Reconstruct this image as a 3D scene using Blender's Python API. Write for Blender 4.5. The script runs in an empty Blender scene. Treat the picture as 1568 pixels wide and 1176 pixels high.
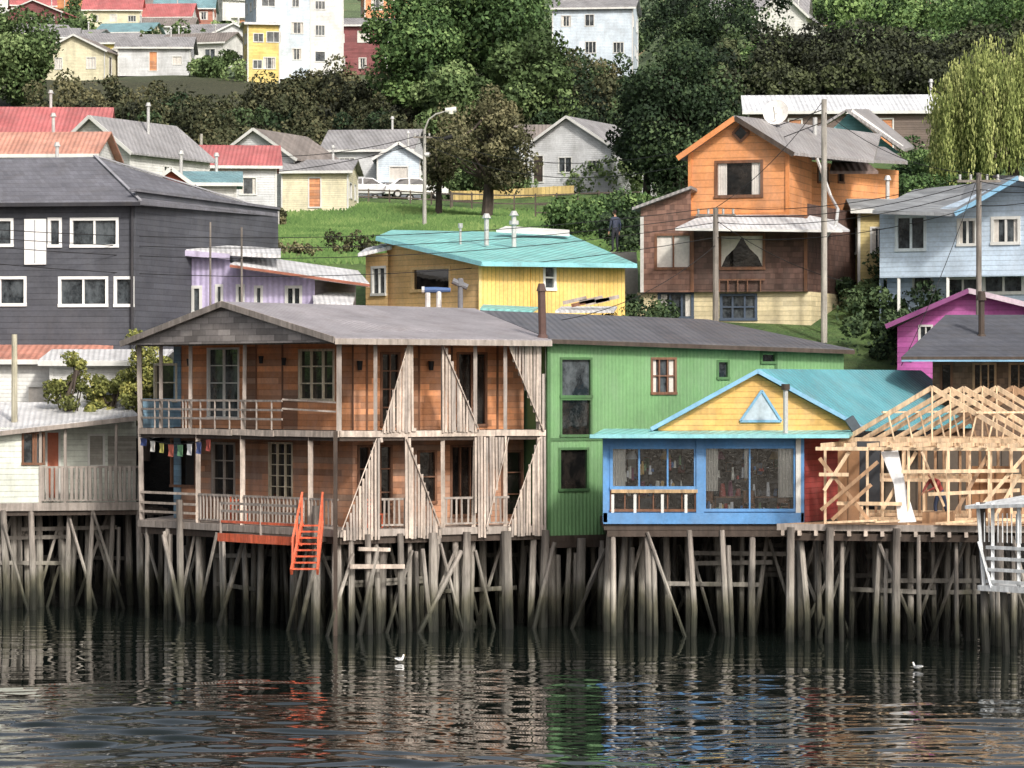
import bpy, math, random
import numpy as np
from mathutils import Vector
R=random.Random(11)
K=5000.0; CH=8.0
def S(px,py,d): return Vector(((px-784)*d/K,d,CH+(588-py)*d/K))
def X(px,d): return (px-784)*d/K
def Z(py,d): return CH+(588-py)*d/K
def V(*a): return Vector(a)
scene=bpy.context.scene
# ------------------------------------------------------------ materials
def lin(c,ds=0.11): 
    l=[((v/255)/12.92 if v/255<=0.04045 else ((v/255+0.055)/1.055)**2.4) for v in c]
    g=.25*l[0]+.65*l[1]+.1*l[2]
    return tuple(v*(1-ds)+g*ds for v in l)
class NT:
    def __init__(s,name):
        s.m=bpy.data.materials.new(name); s.m.use_nodes=True
        s.t=s.m.node_tree; s.b=s.t.nodes['Principled BSDF']; s.pos=s.t.nodes.new('ShaderNodeNewGeometry').outputs['Position']
    def n(s,typ,**k):
        o=s.t.nodes.new(typ)
        for a,b in k.items(): setattr(o,a,b)
        return o
    def l(s,a,b): s.t.links.new(a,b)
    def setin(s,inp,v):
        if isinstance(v,bpy.types.NodeSocket): s.l(v,inp)
        else: inp.default_value=v
    def math(s,op,a,b=0.0,c=None):
        o=s.n('ShaderNodeMath',operation=op); s.setin(o.inputs[0],a); s.setin(o.inputs[1],b)
        if c is not None: s.setin(o.inputs[2],c)
        return o.outputs[0]
    def vmul(s,v,k):
        o=s.n('ShaderNodeVectorMath',operation='MULTIPLY'); s.l(v,o.inputs[0]); o.inputs[1].default_value=k; return o.outputs[0]
    def dot(s,v,k):
        o=s.n('ShaderNodeVectorMath',operation='DOT_PRODUCT'); s.l(v,o.inputs[0]); o.inputs[1].default_value=k; return o.outputs['Value']
    def noise(s,scale,k=(1,1,1),detail=4,rough=.6,out='Fac'):
        o=s.n('ShaderNodeTexNoise'); s.l(s.vmul(s.pos,k),o.inputs['Vector']); o.inputs['Scale'].default_value=scale
        o.inputs['Detail'].default_value=detail; o.inputs['Roughness'].default_value=rough; return o.outputs[out]
    def white(s,v):
        o=s.n('ShaderNodeTexWhiteNoise',noise_dimensions='1D'); s.l(v,o.inputs['W']); return o.outputs['Value']
    def mix(s,f,a,b,bt='MIX'):
        o=s.n('ShaderNodeMix',data_type='RGBA',blend_type=bt); s.setin(o.inputs['Factor'],f)
        for i,v in ((6,a),(7,b)):
            if isinstance(v,tuple): v=tuple(v)+((1,) if len(v)==3 else ())
            s.setin(o.inputs[i],v)
        return o.outputs[2]
    def mr(s,v,a,b,c,d):
        o=s.n('ShaderNodeMapRange'); s.l(v,o.inputs[0])
        for i,q in enumerate((a,b,c,d)): o.inputs[i+1].default_value=q
        return o.outputs[0]
    def scalecol(s,col,f):
        o=s.n('ShaderNodeVectorMath',operation='SCALE'); s.setin(o.inputs[0],col if not isinstance(col,tuple) else col[:3]); s.setin(o.inputs['Scale'],f); return o.outputs[0]
    def bump(s,h,dist=.02,strength=1.0):
        o=s.n('ShaderNodeBump'); s.l(h,o.inputs['Height']); o.inputs['Distance'].default_value=dist; o.inputs['Strength'].default_value=strength
        s.l(o.outputs[0],s.b.inputs['Normal'])
MATS={}
def M(name,rgb,kind='plain',p=.15,axis=(1,.6,0),rough=.7,var=.2,dirt=.3,board=.16,metal=0,dirtcol=(90,82,72),spec=.3,fade=.22,grey=0):
    if name in MATS: return MATS[name]
    n=NT(name); col=lin(rgb)
    base=n.mr(n.noise(.7,(1,1,1),6),.3,.7,1-var,1+var)
    fine=n.mr(n.noise(9,(1,1,1),3),.3,.7,1-var*.5,1+var*.5)
    f=n.math('MULTIPLY',base,fine); r=None
    if kind=='ribs':
        q=n.math('MULTIPLY',n.dot(n.pos,axis),2*math.pi/p); h=n.math('SINE',q)
        f=n.math('MULTIPLY',f,n.mr(h,-1,1,.93,1.03)); n.bump(h,p*.06)
        sheet=n.white(n.math('FLOOR',n.math('DIVIDE',n.dot(n.pos,axis),.9))); f=n.math('MULTIPLY',f,n.mr(sheet,0,1,.86,1.06))
    elif kind in('siding','planks','shingle'):
        ax=(0,0,1) if kind!='planks' else axis
        q=n.math('DIVIDE',n.dot(n.pos,ax),p); fr=n.math('FRACT',q); fl=n.math('FLOOR',q)
        if kind=='shingle':
            h=n.math('ADD',n.math('DIVIDE',n.dot(n.pos,axis),p*.8),n.math('MULTIPLY',fl,.37))
            fh=n.math('FRACT',h); r=n.white(n.math('ADD',n.math('MULTIPLY',fl,17.3),n.math('FLOOR',h)))
            f=n.math('MULTIPLY',f,n.mr(fh,0,.1,.7,1))
        elif kind=='siding':
            h=n.math('ADD',n.math('DIVIDE',n.dot(n.pos,axis),1.7),n.math('MULTIPLY',fl,.43))
            r=n.white(n.math('ADD',n.math('MULTIPLY',fl,7.7),n.math('FLOOR',h)))
        else: r=n.white(fl)
        f=n.math('MULTIPLY',f,n.mr(r,0,1,1-board,1+board))
        f=n.math('MULTIPLY',f,n.mr(fr,0,.16,.6,1))
        n.bump(n.mr(fr,0,1,1,0) if kind!='planks' else n.mr(fr,0,.1,0,1),.02)
    elif kind=='wood':
        st=n.noise(7,(1,1,.12),4); f=n.math('MULTIPLY',f,n.mr(st,.3,.7,.62,1.28)); n.bump(st,.01)
    else:
        n.bump(n.noise(14),.004)
    c=n.scalecol(col,f)
    if grey and r is not None:
        r2=n.white(n.math('ADD',n.math('MULTIPLY',r,91.7),3.1))
        c=n.mix(n.mr(r2,.55,1,0,grey),c,n.scalecol(lin((150,134,118)),f))
    if dirt>0:
        fd=n.noise(1.1,(1,1,.6),5,.7); g=sum(col)/3
        c=n.mix(n.mr(fd,.45,.7,0,fade),c,tuple(min(1,.5*v+.5*g+.06) for v in col))
        st=n.noise(1.6,(1,1,.22),6,.65); mk=n.mr(st,.48,.76,0,dirt)
        c=n.mix(mk,c,lin(dirtcol))
    n.l(c,n.b.inputs['Base Color'])
    n.b.inputs['Roughness'].default_value=rough; n.b.inputs['Metallic'].default_value=metal
    n.b.inputs['Specular IOR Level'].default_value=spec
    MATS[name]=n.m; return n.m
def glassmat(name,rgb,rgb2,sc=1.5,rough=.06):
    n=NT(name); nz=n.noise(sc,(1,1,.7),5,.7)
    n.l(n.mix(n.mr(nz,.42,.62,0,1),lin(rgb),lin(rgb2)),n.b.inputs['Base Color'])
    n.b.inputs['Roughness'].default_value=rough; n.b.inputs['IOR'].default_value=1.7
    n.bump(n.noise(1.2),.02,.6); MATS[name]=n.m; return n.m
glass=glassmat('window_glass',(30,36,41),(88,95,100))
glassd=glassmat('dark_glass',(18,18,19),(54,48,44))
def clearglass():
    n=NT('clear_glass'); t=n.n('ShaderNodeBsdfTransparent'); t.inputs[0].default_value=(.84,.88,.9,1); g=n.n('ShaderNodeBsdfGlossy'); g.inputs['Roughness'].default_value=.03
    fr=n.n('ShaderNodeFresnel'); fr.inputs[0].default_value=1.5; mx=n.n('ShaderNodeMixShader'); n.l(n.math('ADD',fr.outputs[0],.08),mx.inputs[0]); n.l(t.outputs[0],mx.inputs[1]); n.l(g.outputs[0],mx.inputs[2])
    b=n.n('ShaderNodeBump'); n.l(n.noise(1.5),b.inputs['Height']); b.inputs['Distance'].default_value=.03; n.l(b.outputs[0],g.inputs['Normal'])
    n.l(mx.outputs[0],n.t.nodes['Material Output'].inputs[0]); return n.m
glassv=clearglass()
white=M('white_trim',(214,214,210),dirt=.3,var=.07)
bwhite=M('bright_white_paint',(236,236,234),dirt=.08,var=.04,fade=0)
whitew=M('white_wall',(214,214,210),'siding',dirt=.25,board=.05)
blueframe=M('blue_trim',(84,142,198),dirt=.25)
greyw=M('weathered_wood',(162,151,142),'wood',dirt=.35)
slatm=M('slat_wood',(196,180,166),'wood',dirt=.45,var=.3)
brownw=M('varnished_boards',(212,140,88),'siding',p=.2,board=.34,dirt=.42,dirtcol=(110,70,48),fade=.4,grey=.35)
darkw=M('dark_wood',(74,62,54),'wood',dirt=.3)
shing=M('grey_shingles',(150,142,138),'shingle',p=.2,board=.4)
roofg=M('grey_metal_roof',(158,152,156),'ribs',p=.2,axis=(.74,.67,0),rough=.5,dirt=.5,dirtcol=(122,110,104))
roofd=M('dark_metal_roof',(100,100,106),'ribs',p=.25,axis=(1,.1,0),rough=.5,dirt=.4,dirtcol=(120,108,98))
greenw=M('green_corrugated_wall',(110,158,102),'ribs',p=.16,rough=.6,var=.12,dirt=.3,dirtcol=(90,112,82))
greend=M('green_trim',(70,112,66))
turq=M('turquoise_roof',(124,200,195),'ribs',p=.3,axis=(1,-.3,0),rough=.45,dirt=.45,dirtcol=(138,144,138))
turqd=M('teal_roof',(88,160,172),'ribs',p=.25,axis=(.55,.83,0),rough=.45,dirt=.4,dirtcol=(112,130,130))
yellow=M('ochre_wall',(214,166,80),'siding',p=.18,dirt=.25)
redw=M('red_wall',(158,60,56),'siding',p=.18)
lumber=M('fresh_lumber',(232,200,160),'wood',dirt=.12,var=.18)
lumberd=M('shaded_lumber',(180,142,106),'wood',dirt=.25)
orangep=M('orange_paint',(228,102,60),'wood',dirt=.3)
metalp=M('galvanised_pipe',(190,190,188),metal=.2,rough=.5)
rust=M('rusty_pipe',(96,72,66))
wirem=M('wire_black',(36,36,38),dirt=0)
polem=M('pole_wood',(134,126,118),'wood')
cream=M('cream_wall',(208,192,150),'siding',p=.2)
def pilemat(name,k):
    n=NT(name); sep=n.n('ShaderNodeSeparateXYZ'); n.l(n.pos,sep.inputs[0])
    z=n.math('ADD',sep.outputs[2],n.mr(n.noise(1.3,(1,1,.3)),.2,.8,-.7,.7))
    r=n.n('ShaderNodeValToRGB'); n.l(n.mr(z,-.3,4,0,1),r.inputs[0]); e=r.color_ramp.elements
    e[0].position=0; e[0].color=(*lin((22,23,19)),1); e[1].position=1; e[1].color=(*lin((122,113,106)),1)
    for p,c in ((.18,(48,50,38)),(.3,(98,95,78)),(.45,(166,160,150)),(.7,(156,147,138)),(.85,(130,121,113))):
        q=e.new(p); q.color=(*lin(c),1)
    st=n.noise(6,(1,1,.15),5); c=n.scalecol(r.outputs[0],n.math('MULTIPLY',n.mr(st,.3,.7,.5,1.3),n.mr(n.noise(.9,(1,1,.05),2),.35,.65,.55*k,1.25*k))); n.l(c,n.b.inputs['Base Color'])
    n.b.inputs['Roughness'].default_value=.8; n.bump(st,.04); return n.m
pile=pilemat('pile_wood',1.05); piled=pilemat('pile_wood_shaded',.42)  # second pile wood is a darkened copy: under-deck shade put into its colour
# ------------------------------------------------------------ geometry group
class Fac:
    def __init__(s,a,b):
        s.a=Vector(a); s.b=Vector(b); s.L=(s.b-s.a).length; s.t=(s.b-s.a).normalized(); s.n=Vector((s.t.y,-s.t.x))
    def s(s,px):
        k=(px-784)/K; return (k*s.a.y-s.a.x)/(s.t.x-k*s.t.y)
    def d(s,q): return s.a.y+s.t.y*q
    def z(s,px,py): return Z(py,s.d(s.s(px)))
    def pt(s,q,z,n=0):
        p=s.a+s.t*q+s.n*n; return Vector((p.x,p.y,z))
def F(px1,d1,px2,d2): return Fac((X(px1,d1),d1),(X(px2,d2),d2))
class G:
    def __init__(s,name,loc): s.name=name; s.loc=Vector(loc); s.parts={}; s.extra=[]
    def _g(s,part,mat):
        p=s.parts.setdefault(part,{'v':[],'f':[],'m':[],'mats':[]})
        if mat not in p['mats']: p['mats'].append(mat)
        return p,p['mats'].index(mat)
    def add(s,part,mat,vs,fs):
        p,mi=s._g(part,mat); o=len(p['v']); p['v']+= [tuple(v) for v in vs]
        for f in fs: p['f'].append(tuple(i+o for i in f)); p['m'].append(mi)
    def poly(s,part,mat,pts): s.add(part,mat,pts,[tuple(range(len(pts)))])
    def hexa(s,part,mat,a,b):
        s.add(part,mat,list(a)+list(b),[(3,2,1,0),(4,5,6,7),(0,1,5,4),(1,2,6,5),(2,3,7,6),(3,0,4,7)])
    def slab(s,part,mat,pts,th=.1):
        n=len(pts); pts=[Vector(p) for p in pts]; lo=[p-V(0,0,th) for p in pts]
        s.add(part,mat,pts+lo,[tuple(range(n)),tuple(range(2*n-1,n-1,-1))]+[(i,i+n,(i+1)%n+n,(i+1)%n) for i in range(n)])
    def beam(s,part,mat,p,q,w,h=None,up=None):
        p=Vector(p);q=Vector(q);h=h or w; d=(q-p).normalized(); up=Vector(up) if up else (V(0,0,1) if abs(d.z)<.9 else V(0,1,0))
        a=d.cross(up).normalized()*w/2; b=a.cross(d).normalized()*h/2
        s.hexa(part,mat,[p-a-b,p+a-b,p+a+b,p-a+b],[q-a-b,q+a-b,q+a+b,q-a+b])
    def cyl(s,part,mat,p,q,r0,r1=None,n=9):
        p=Vector(p);q=Vector(q);r1=r0 if r1 is None else r1; d=(q-p).normalized()
        u=d.cross(V(0,0,1) if abs(d.z)<.9 else V(1,0,0)).normalized(); w=d.cross(u)
        vs=[]
        for c,r in((p,r0),(q,r1)):
            for i in range(n):
                a=2*math.pi*i/n; vs.append(c+u*math.cos(a)*r+w*math.sin(a)*r)
        s.add(part,mat,vs,[(i,(i+1)%n,(i+1)%n+n,i+n) for i in range(n)]+[tuple(range(n-1,-1,-1)),tuple(range(n,2*n))])
    def tube(s,part,mat,pts,r,n=6):
        for a,b in zip(pts[:-1],pts[1:]): s.cyl(part,mat,a,b,r,r,n)
    def fbox(s,part,mat,f,s0,s1,z0,z1,n0,n1):
        s.hexa(part,mat,[f.pt(s0,z0,n1),f.pt(s1,z0,n1),f.pt(s1,z1,n1),f.pt(s0,z1,n1)],[f.pt(s0,z0,n0),f.pt(s1,z0,n0),f.pt(s1,z1,n0),f.pt(s0,z1,n0)])
    def wall(s,f,s0,s1,z0,z1,mat,ops=(),part='walls'):
        ops=[o for o in ops]
        SS=sorted({s0,s1}|{max(s0,min(s1,v)) for o in ops for v in o['r'][:2]}); ZZ=sorted({z0,z1}|{max(z0,min(z1,v)) for o in ops for v in o['r'][2:]})
        for i in range(len(SS)-1):
            for j in range(len(ZZ)-1):
                a,b,c,d=SS[i],SS[i+1],ZZ[j],ZZ[j+1]
                if b-a<1e-5 or d-c<1e-5: continue
                m=((a+b)/2,(c+d)/2)
                if any(o['r'][0]<m[0]<o['r'][1] and o['r'][2]<m[1]<o['r'][3] for o in ops): continue
                s.poly(part,mat,[f.pt(a,c),f.pt(b,c),f.pt(b,d),f.pt(a,d)])
        for o in ops: s.window(f,*o['r'],**o['k'])
    def window(s,f,a,b,c,d,frame=None,gl=None,mull=(1,0),fw=.06,curtain=None,door=None,sill=True):
        frame=frame or white; gl=gl or glass
        if door: s.fbox('doors',door,f,a,b,c,d,-.1,-.04)
        else:
            s.poly('glass',gl,[f.pt(a,c,-.08),f.pt(b,c,-.08),f.pt(b,d,-.08),f.pt(a,d,-.08)])
        for r in((a-.02,a+fw,c,d),(b-fw,b+.02,c,d)): s.fbox('frames',frame,f,*r,-.09,.03)
        s.fbox('frames',frame,f,a-.02,b+.02,d-fw,d+.02,-.09,.035); s.fbox('frames',frame,f,a-.03,b+.03,c-.03,c+fw,-.09,.06)
        if door: return
        for i in range(1,mull[0]+1):
            q=a+(b-a)*i/(mull[0]+1); s.fbox('frames',frame,f,q-fw*.4,q+fw*.4,c+fw,d-fw,-.078,.01)
        for i in range(1,mull[1]+1):
            q=c+(d-c)*i/(mull[1]+1); s.fbox('frames',frame,f,a+fw,b-fw,q-fw*.35,q+fw*.35,-.077,.008)
        if curtain:
            w=(b-a)
            def drape(p,q,lowin=0):
                n=8
                for i in range(n):
                    x0=p+(q-p)*i/n; x1=p+(q-p)*(i+1)/n
                    s.poly('curtains',curtm,[f.pt(x0,c+fw,-.07+.012*(i%2)),f.pt(x1,c+fw,-.07+.012*((i+1)%2)),f.pt(x1,d-fw,-.07+.012*((i+1)%2)),f.pt(x0,d-fw,-.07+.012*(i%2))])
            if curtain=='full': drape(a+fw,b-fw)
            elif curtain=='tri':
                for e,sg in((a+fw,1),(b-fw,-1)):
                    s.poly('curtains',curtm,[f.pt(e,c+fw,-.065),f.pt(e,d-fw,-.065),f.pt(e+sg*w*.46,d-fw,-.065),f.pt(e+sg*w*.3,d-(d-c)*.4,-.065),f.pt(e+sg*w*.1,c+(d-c)*.35,-.065)][::(1 if sg<0 else -1)])
            else:
                drape(a+fw,a+w*.24); drape(b-w*.24,b-fw)
    def done(s):
        e=bpy.data.objects.new(s.name,None); scene.collection.objects.link(e); e.location=s.loc; e.empty_display_size=.5
        for nm,p in s.parts.items():
            me=bpy.data.meshes.new(nm); me.from_pydata([tuple(Vector(v)-s.loc) for v in p['v']],[],p['f'])
            for m in p['mats']: me.materials.append(m)
            me.polygons.foreach_set('material_index',p['m']); me.update()
            o=bpy.data.objects.new(nm,me); scene.collection.objects.link(o); o.parent=e
        for o in s.extra: o.parent=e; o.location=Vector(o.location)-s.loc
        s.e=e; return e
curtm=M('curtain_cloth',(206,200,192),dirt=.1)
def op(f,l,r,t,b,**k):
    a,c=f.s(l),f.s(r); d=f.d((a+c)/2)
    return {'r':(a,c,Z(b,d),Z(t,d)),'k':k}
# ------------------------------------------------------------ terrain
PC=[(-400,-2),(112,-1.6),(119,0),(121,3),(123,6),(127,8.6),(134,10.4),(150,13.9),(200,17.3),(233,20.5),(238,21.5),(256,22.2),(268,23.5),(300,33),(325,38),(420,50),(520,64),(700,95),(900,125),(1200,150)]
PR=[(-400,-2),(112,-1.6),(119,0),(121,3),(123,6),(127,8.6),(134,10.4),(150,14),(180,19),(200,21.5),(230,25),(250,28),(262,33),(300,40),(420,53),(520,66),(700,97),(900,127),(1200,150)]
PL=[(-400,-2),(112,-1.6),(119,0),(121,3),(123,6),(127,8.4),(134,10.6),(150,14.5),(180,18.3),(200,19.2),(233,21.2),(238,22),(256,23.2),(268,25),(300,33),(325,38),(420,50),(520,64),(700,95),(900,125),(1200,150)]
def ip(P,y): return np.interp(y,[p[0] for p in P],[p[1] for p in P])
def ss(a,b,x): t=np.clip((x-a)/(b-a),0,1); return t*t*(3-2*t)
def T(x,y):
    wr=ss(13,20,x); wl=ss(-18,-25,x)
    base=ip(PC,y)*(1-wr-wl)+ip(PR,y)*wr+ip(PL,y)*wl
    am=np.clip((y-124)/60,0,1)
    return base+am*(.2*np.sin(x*.31+y*.13)+.15*np.sin(x*.13-y*.21+1))
xs=np.concatenate([np.linspace(-500,-100,12,endpoint=False),np.linspace(-100,100,161),np.linspace(105,500,12)])
ys=np.concatenate([np.linspace(-400,100,10,endpoint=False),np.arange(100,140,.7),np.arange(140,340,1.5),np.arange(340,900,8),[1000,1200]])
def grid(xs,ys,fn):
    gx,gy=np.meshgrid(xs,ys); gz=fn(gx,gy); nx,ny=len(xs),len(ys)
    vs=np.stack([gx,gy,gz],-1).reshape(-1,3); idx=np.arange(nx*ny).reshape(ny,nx)
    return vs,np.stack([idx[:-1,:-1],idx[:-1,1:],idx[1:,1:],idx[1:,:-1]],-1).reshape(-1,4)
def npmesh(name,vs,fs,mat,smooth=False):
    me=bpy.data.meshes.new(name); n=len(fs); me.vertices.add(len(vs)); me.vertices.foreach_set('co',np.asarray(vs,dtype=np.float32).ravel())
    me.loops.add(n*4); me.loops.foreach_set('vertex_index',np.asarray(fs,dtype=np.int32).ravel()); me.polygons.add(n); me.polygons.foreach_set('loop_start',np.arange(n,dtype=np.int32)*4)
    me.update(calc_edges=True); me.validate()
    if smooth: me.polygons.foreach_set('use_smooth',[True]*n)
    me.materials.append(mat); o=bpy.data.objects.new(name,me); scene.collection.objects.link(o); return o
def groundmat():
    n=NT('hillside_ground'); sep=n.n('ShaderNodeSeparateXYZ'); n.l(n.pos,sep.inputs[0])
    a=n.noise(.25,(1,1,1),8,.65); b=n.noise(3,(1,1,1),5,.7)
    grass=n.mix(n.mr(a,.38,.62,0,1),lin((62,96,42)),lin((106,136,62)))
    grass=n.mix(n.mr(b,.45,.75,0,.7),grass,lin((88,98,58)))
    brush=n.mix(n.mr(b,.35,.65,0,1),lin((46,52,34)),lin((90,90,62)))
    meadow=n.mix(n.mr(b,.35,.65,0,1),lin((96,122,66)),lin((132,152,92)))
    yy=n.math('ADD',sep.outputs[1],n.mr(a,.3,.7,-4,4))
    brush=n.mix(n.math('MULTIPLY',n.mr(sep.outputs[0],14,22,0,1),n.mr(yy,268,276,0,1)),brush,meadow)
    c=n.mix(n.mr(yy,255,264,0,1),grass,brush)
    far=n.mix(n.mr(n.noise(.05,(1,1,1),5),.4,.6,0,1),lin((112,132,86)),lin((84,102,68)))
    far=n.mix(n.mr(n.noise(.09,(1,1,1),3),.6,.66,0,1),far,lin((180,150,108)))
    c=n.mix(n.mr(yy,325,350,0,1),c,far)
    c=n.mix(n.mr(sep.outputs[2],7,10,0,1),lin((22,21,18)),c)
    n.l(c,n.b.inputs['Base Color']); n.b.inputs['Roughness'].default_value=.95; n.bump(b,.3); return n.m
terrain=npmesh('terrain',*grid(xs,ys,T),groundmat(),True)
# ------------------------------------------------------------ water (real waves)
def watermat():
    n=NT('sea_water')
    n.b.inputs['Base Color'].default_value=(.008,.012,.010,1); n.b.inputs['Roughness'].default_value=.015; n.b.inputs['IOR'].default_value=1.35
    return n.m
def waves(x,y):
    rg=np.random.default_rng(21); z=np.zeros_like(x); N=48
    env=np.interp(y,[40,64,74,84,94,104,122],[.8,1.3,1.0,.55,.26,.14,.08])
    patch=.75+.5*np.sin(x*.21+1.1)*np.sin(y*.23+x*.05)+.3*np.sin(x*.47-y*.37)*np.sin(y*.5+2)
    patch=np.clip(patch,.25,1.6)
    left=1+.75*ss(-4,-11,x)*ss(92,74,y)
    xw=x+.6*np.sin(y*.35+x*.2); yw=y+.5*np.sin(x*.4+1)
    for i in range(N):
        lam=math.exp(rg.uniform(math.log(.55),math.log(2.6))); th=math.radians(90+rg.normal(0,17)); k=2*math.pi/lam
        ph=rg.uniform(0,6.28); g=.7+.6*np.sin(x*rg.uniform(.2,.9)+y*rg.uniform(.2,.8)+ph*2)
        z+=.021/k*g*np.sin(k*(xw*math.cos(th)+yw*math.sin(th))+ph)
    fade=np.clip((24-np.abs(x))/4,0,1)*np.clip((y-48)/5,0,1)
    return z*env*patch*left*fade
wx=np.concatenate([np.linspace(-500,-25,8),np.arange(-21,21,.12),np.linspace(25,500,8)]); wy=np.concatenate([np.linspace(-400,45,8),np.arange(50,122.1,.08)])
water=npmesh('water',*grid(wx,wy,waves),watermat(),True)
# ------------------------------------------------------------ foliage
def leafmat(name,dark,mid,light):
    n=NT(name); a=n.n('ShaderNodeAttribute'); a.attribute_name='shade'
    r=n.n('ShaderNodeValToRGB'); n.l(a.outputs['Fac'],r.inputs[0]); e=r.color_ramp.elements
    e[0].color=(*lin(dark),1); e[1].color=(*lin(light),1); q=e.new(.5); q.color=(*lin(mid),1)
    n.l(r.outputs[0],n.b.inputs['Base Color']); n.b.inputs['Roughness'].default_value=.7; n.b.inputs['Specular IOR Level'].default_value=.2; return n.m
Lgreen=leafmat('leaf_green',(36,54,30),(74,104,54),(128,156,88))
Lgreen2=leafmat('leaf_green_pale',(48,64,36),(88,112,62),(140,160,100))
Ldark=leafmat('leaf_dark',(24,36,25),(46,66,41),(84,104,64))
Lolive=leafmat('leaf_olive',(50,52,34),(92,92,62),(140,134,96))
Lbrown=leafmat('leaf_brown',(36,40,28),(70,76,50),(114,110,76))
Lyel=leafmat('leaf_yellow',(66,72,34),(124,130,62),(184,178,88))
Lwil=leafmat('leaf_willow',(84,98,44),(138,150,76),(188,192,116))
bark=M('bark',(76,66,58),'wood')
def foliage(name,lobes,per,size,mat,seed=1,flat=.7,rmin=.55):
    rg=np.random.default_rng(seed); P=[];N=[];SH=[];SZ=[]
    for c,r,sh in lobes:
        n=int(per*rg.uniform(.7,1.3)); d=rg.normal(size=(n,3)); d/=np.linalg.norm(d,axis=1)[:,None]
        rr=rmin+(1.1-rmin)*rg.random(n)**.6
        P.append(np.array(c)+d*np.array(r)*rr[:,None]); N.append(d+flat*rg.normal(size=(n,3)))
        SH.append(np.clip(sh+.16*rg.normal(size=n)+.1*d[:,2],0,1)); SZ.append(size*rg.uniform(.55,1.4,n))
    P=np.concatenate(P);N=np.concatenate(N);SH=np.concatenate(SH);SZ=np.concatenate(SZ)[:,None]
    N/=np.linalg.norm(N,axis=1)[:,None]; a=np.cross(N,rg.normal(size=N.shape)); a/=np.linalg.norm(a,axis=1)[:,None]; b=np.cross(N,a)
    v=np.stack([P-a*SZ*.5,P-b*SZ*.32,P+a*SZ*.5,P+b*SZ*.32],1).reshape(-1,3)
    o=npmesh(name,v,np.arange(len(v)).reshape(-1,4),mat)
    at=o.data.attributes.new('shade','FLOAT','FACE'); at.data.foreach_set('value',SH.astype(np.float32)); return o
def tree(name,px,D,h,w,mat,seed,nl=34,per=420,leaf=.35,cb=.22,lr=(.13,.24),zb=None):
    rg=random.Random(seed); cx=X(px,D); z0=float(T(cx,D))-.2 if zb is None else zb; g=G(name,(cx,D,z0))
    base=V(cx,D,z0); lobes=[]; cz=z0+h*(1+cb)/2; hh=h*(1-cb)/2
    tr=w*.028+.08
    k1=base+V(rg.uniform(-.3,.3),0,h*.3); k2=k1+V(rg.uniform(-.5,.5),rg.uniform(-.4,.4),h*.25); k3=k2+V(rg.uniform(-.5,.5),0,h*.25)
    g.cyl('trunk',bark,base,k1,tr*1.25,tr); g.cyl('trunk',bark,k1,k2,tr,tr*.7); g.cyl('trunk',bark,k2,k3,tr*.7,tr*.3)
    for i in range(nl):
        while True:
            p=V(rg.uniform(-1,1),rg.uniform(-1,1),rg.uniform(-1,1))
            if .25<p.length<1: break
        taper=1-.35*max(0,p.z)
        c=V(cx+p.x*w*.42*taper,D+p.y*w*.38*taper,cz+p.z*hh*.86); r=w*rg.uniform(*lr)
        lobes.append((tuple(c),(r,r,r*.8),rg.uniform(.1,.8)))
        s=[k1,k2,k3][rg.randrange(3)]
        if i%2==0:
            m=(s+c)/2+V(0,0,-.3); g.cyl('branches',bark,s,m,tr*.4,tr*.22,6); g.cyl('branches',bark,m,c,tr*.22,.02,6)
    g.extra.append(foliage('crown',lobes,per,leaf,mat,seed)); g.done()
def bushes(name,pxa,pxb,da,db,n,rad,mat,seed,leaf=.35,per=260,hoff=.4,hs=1.0):
    rg=random.Random(seed); L=[]
    for i in range(n):
        D=rg.uniform(da,db); x=X(rg.uniform(pxa,pxb),D); r=rg.uniform(*rad); sh=rg.uniform(.0,.8); zt=float(T(x,D))+r*hoff*rg.uniform(.4,1.6)
        L.append(((x,D,zt),(r*1.1,r,r*hs),sh))
        for _ in range(3):
            a=rg.uniform(0,6.28); q=r*rg.uniform(.3,.5); L.append(((x+math.cos(a)*r*.8,D+math.sin(a)*r*.6-.2,zt+r*rg.uniform(.1,.9)),(q,q,q),min(1,sh+rg.uniform(-.15,.3))))
    return foliage(name,L,per*.5,leaf,mat,seed,rmin=.75)
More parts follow.
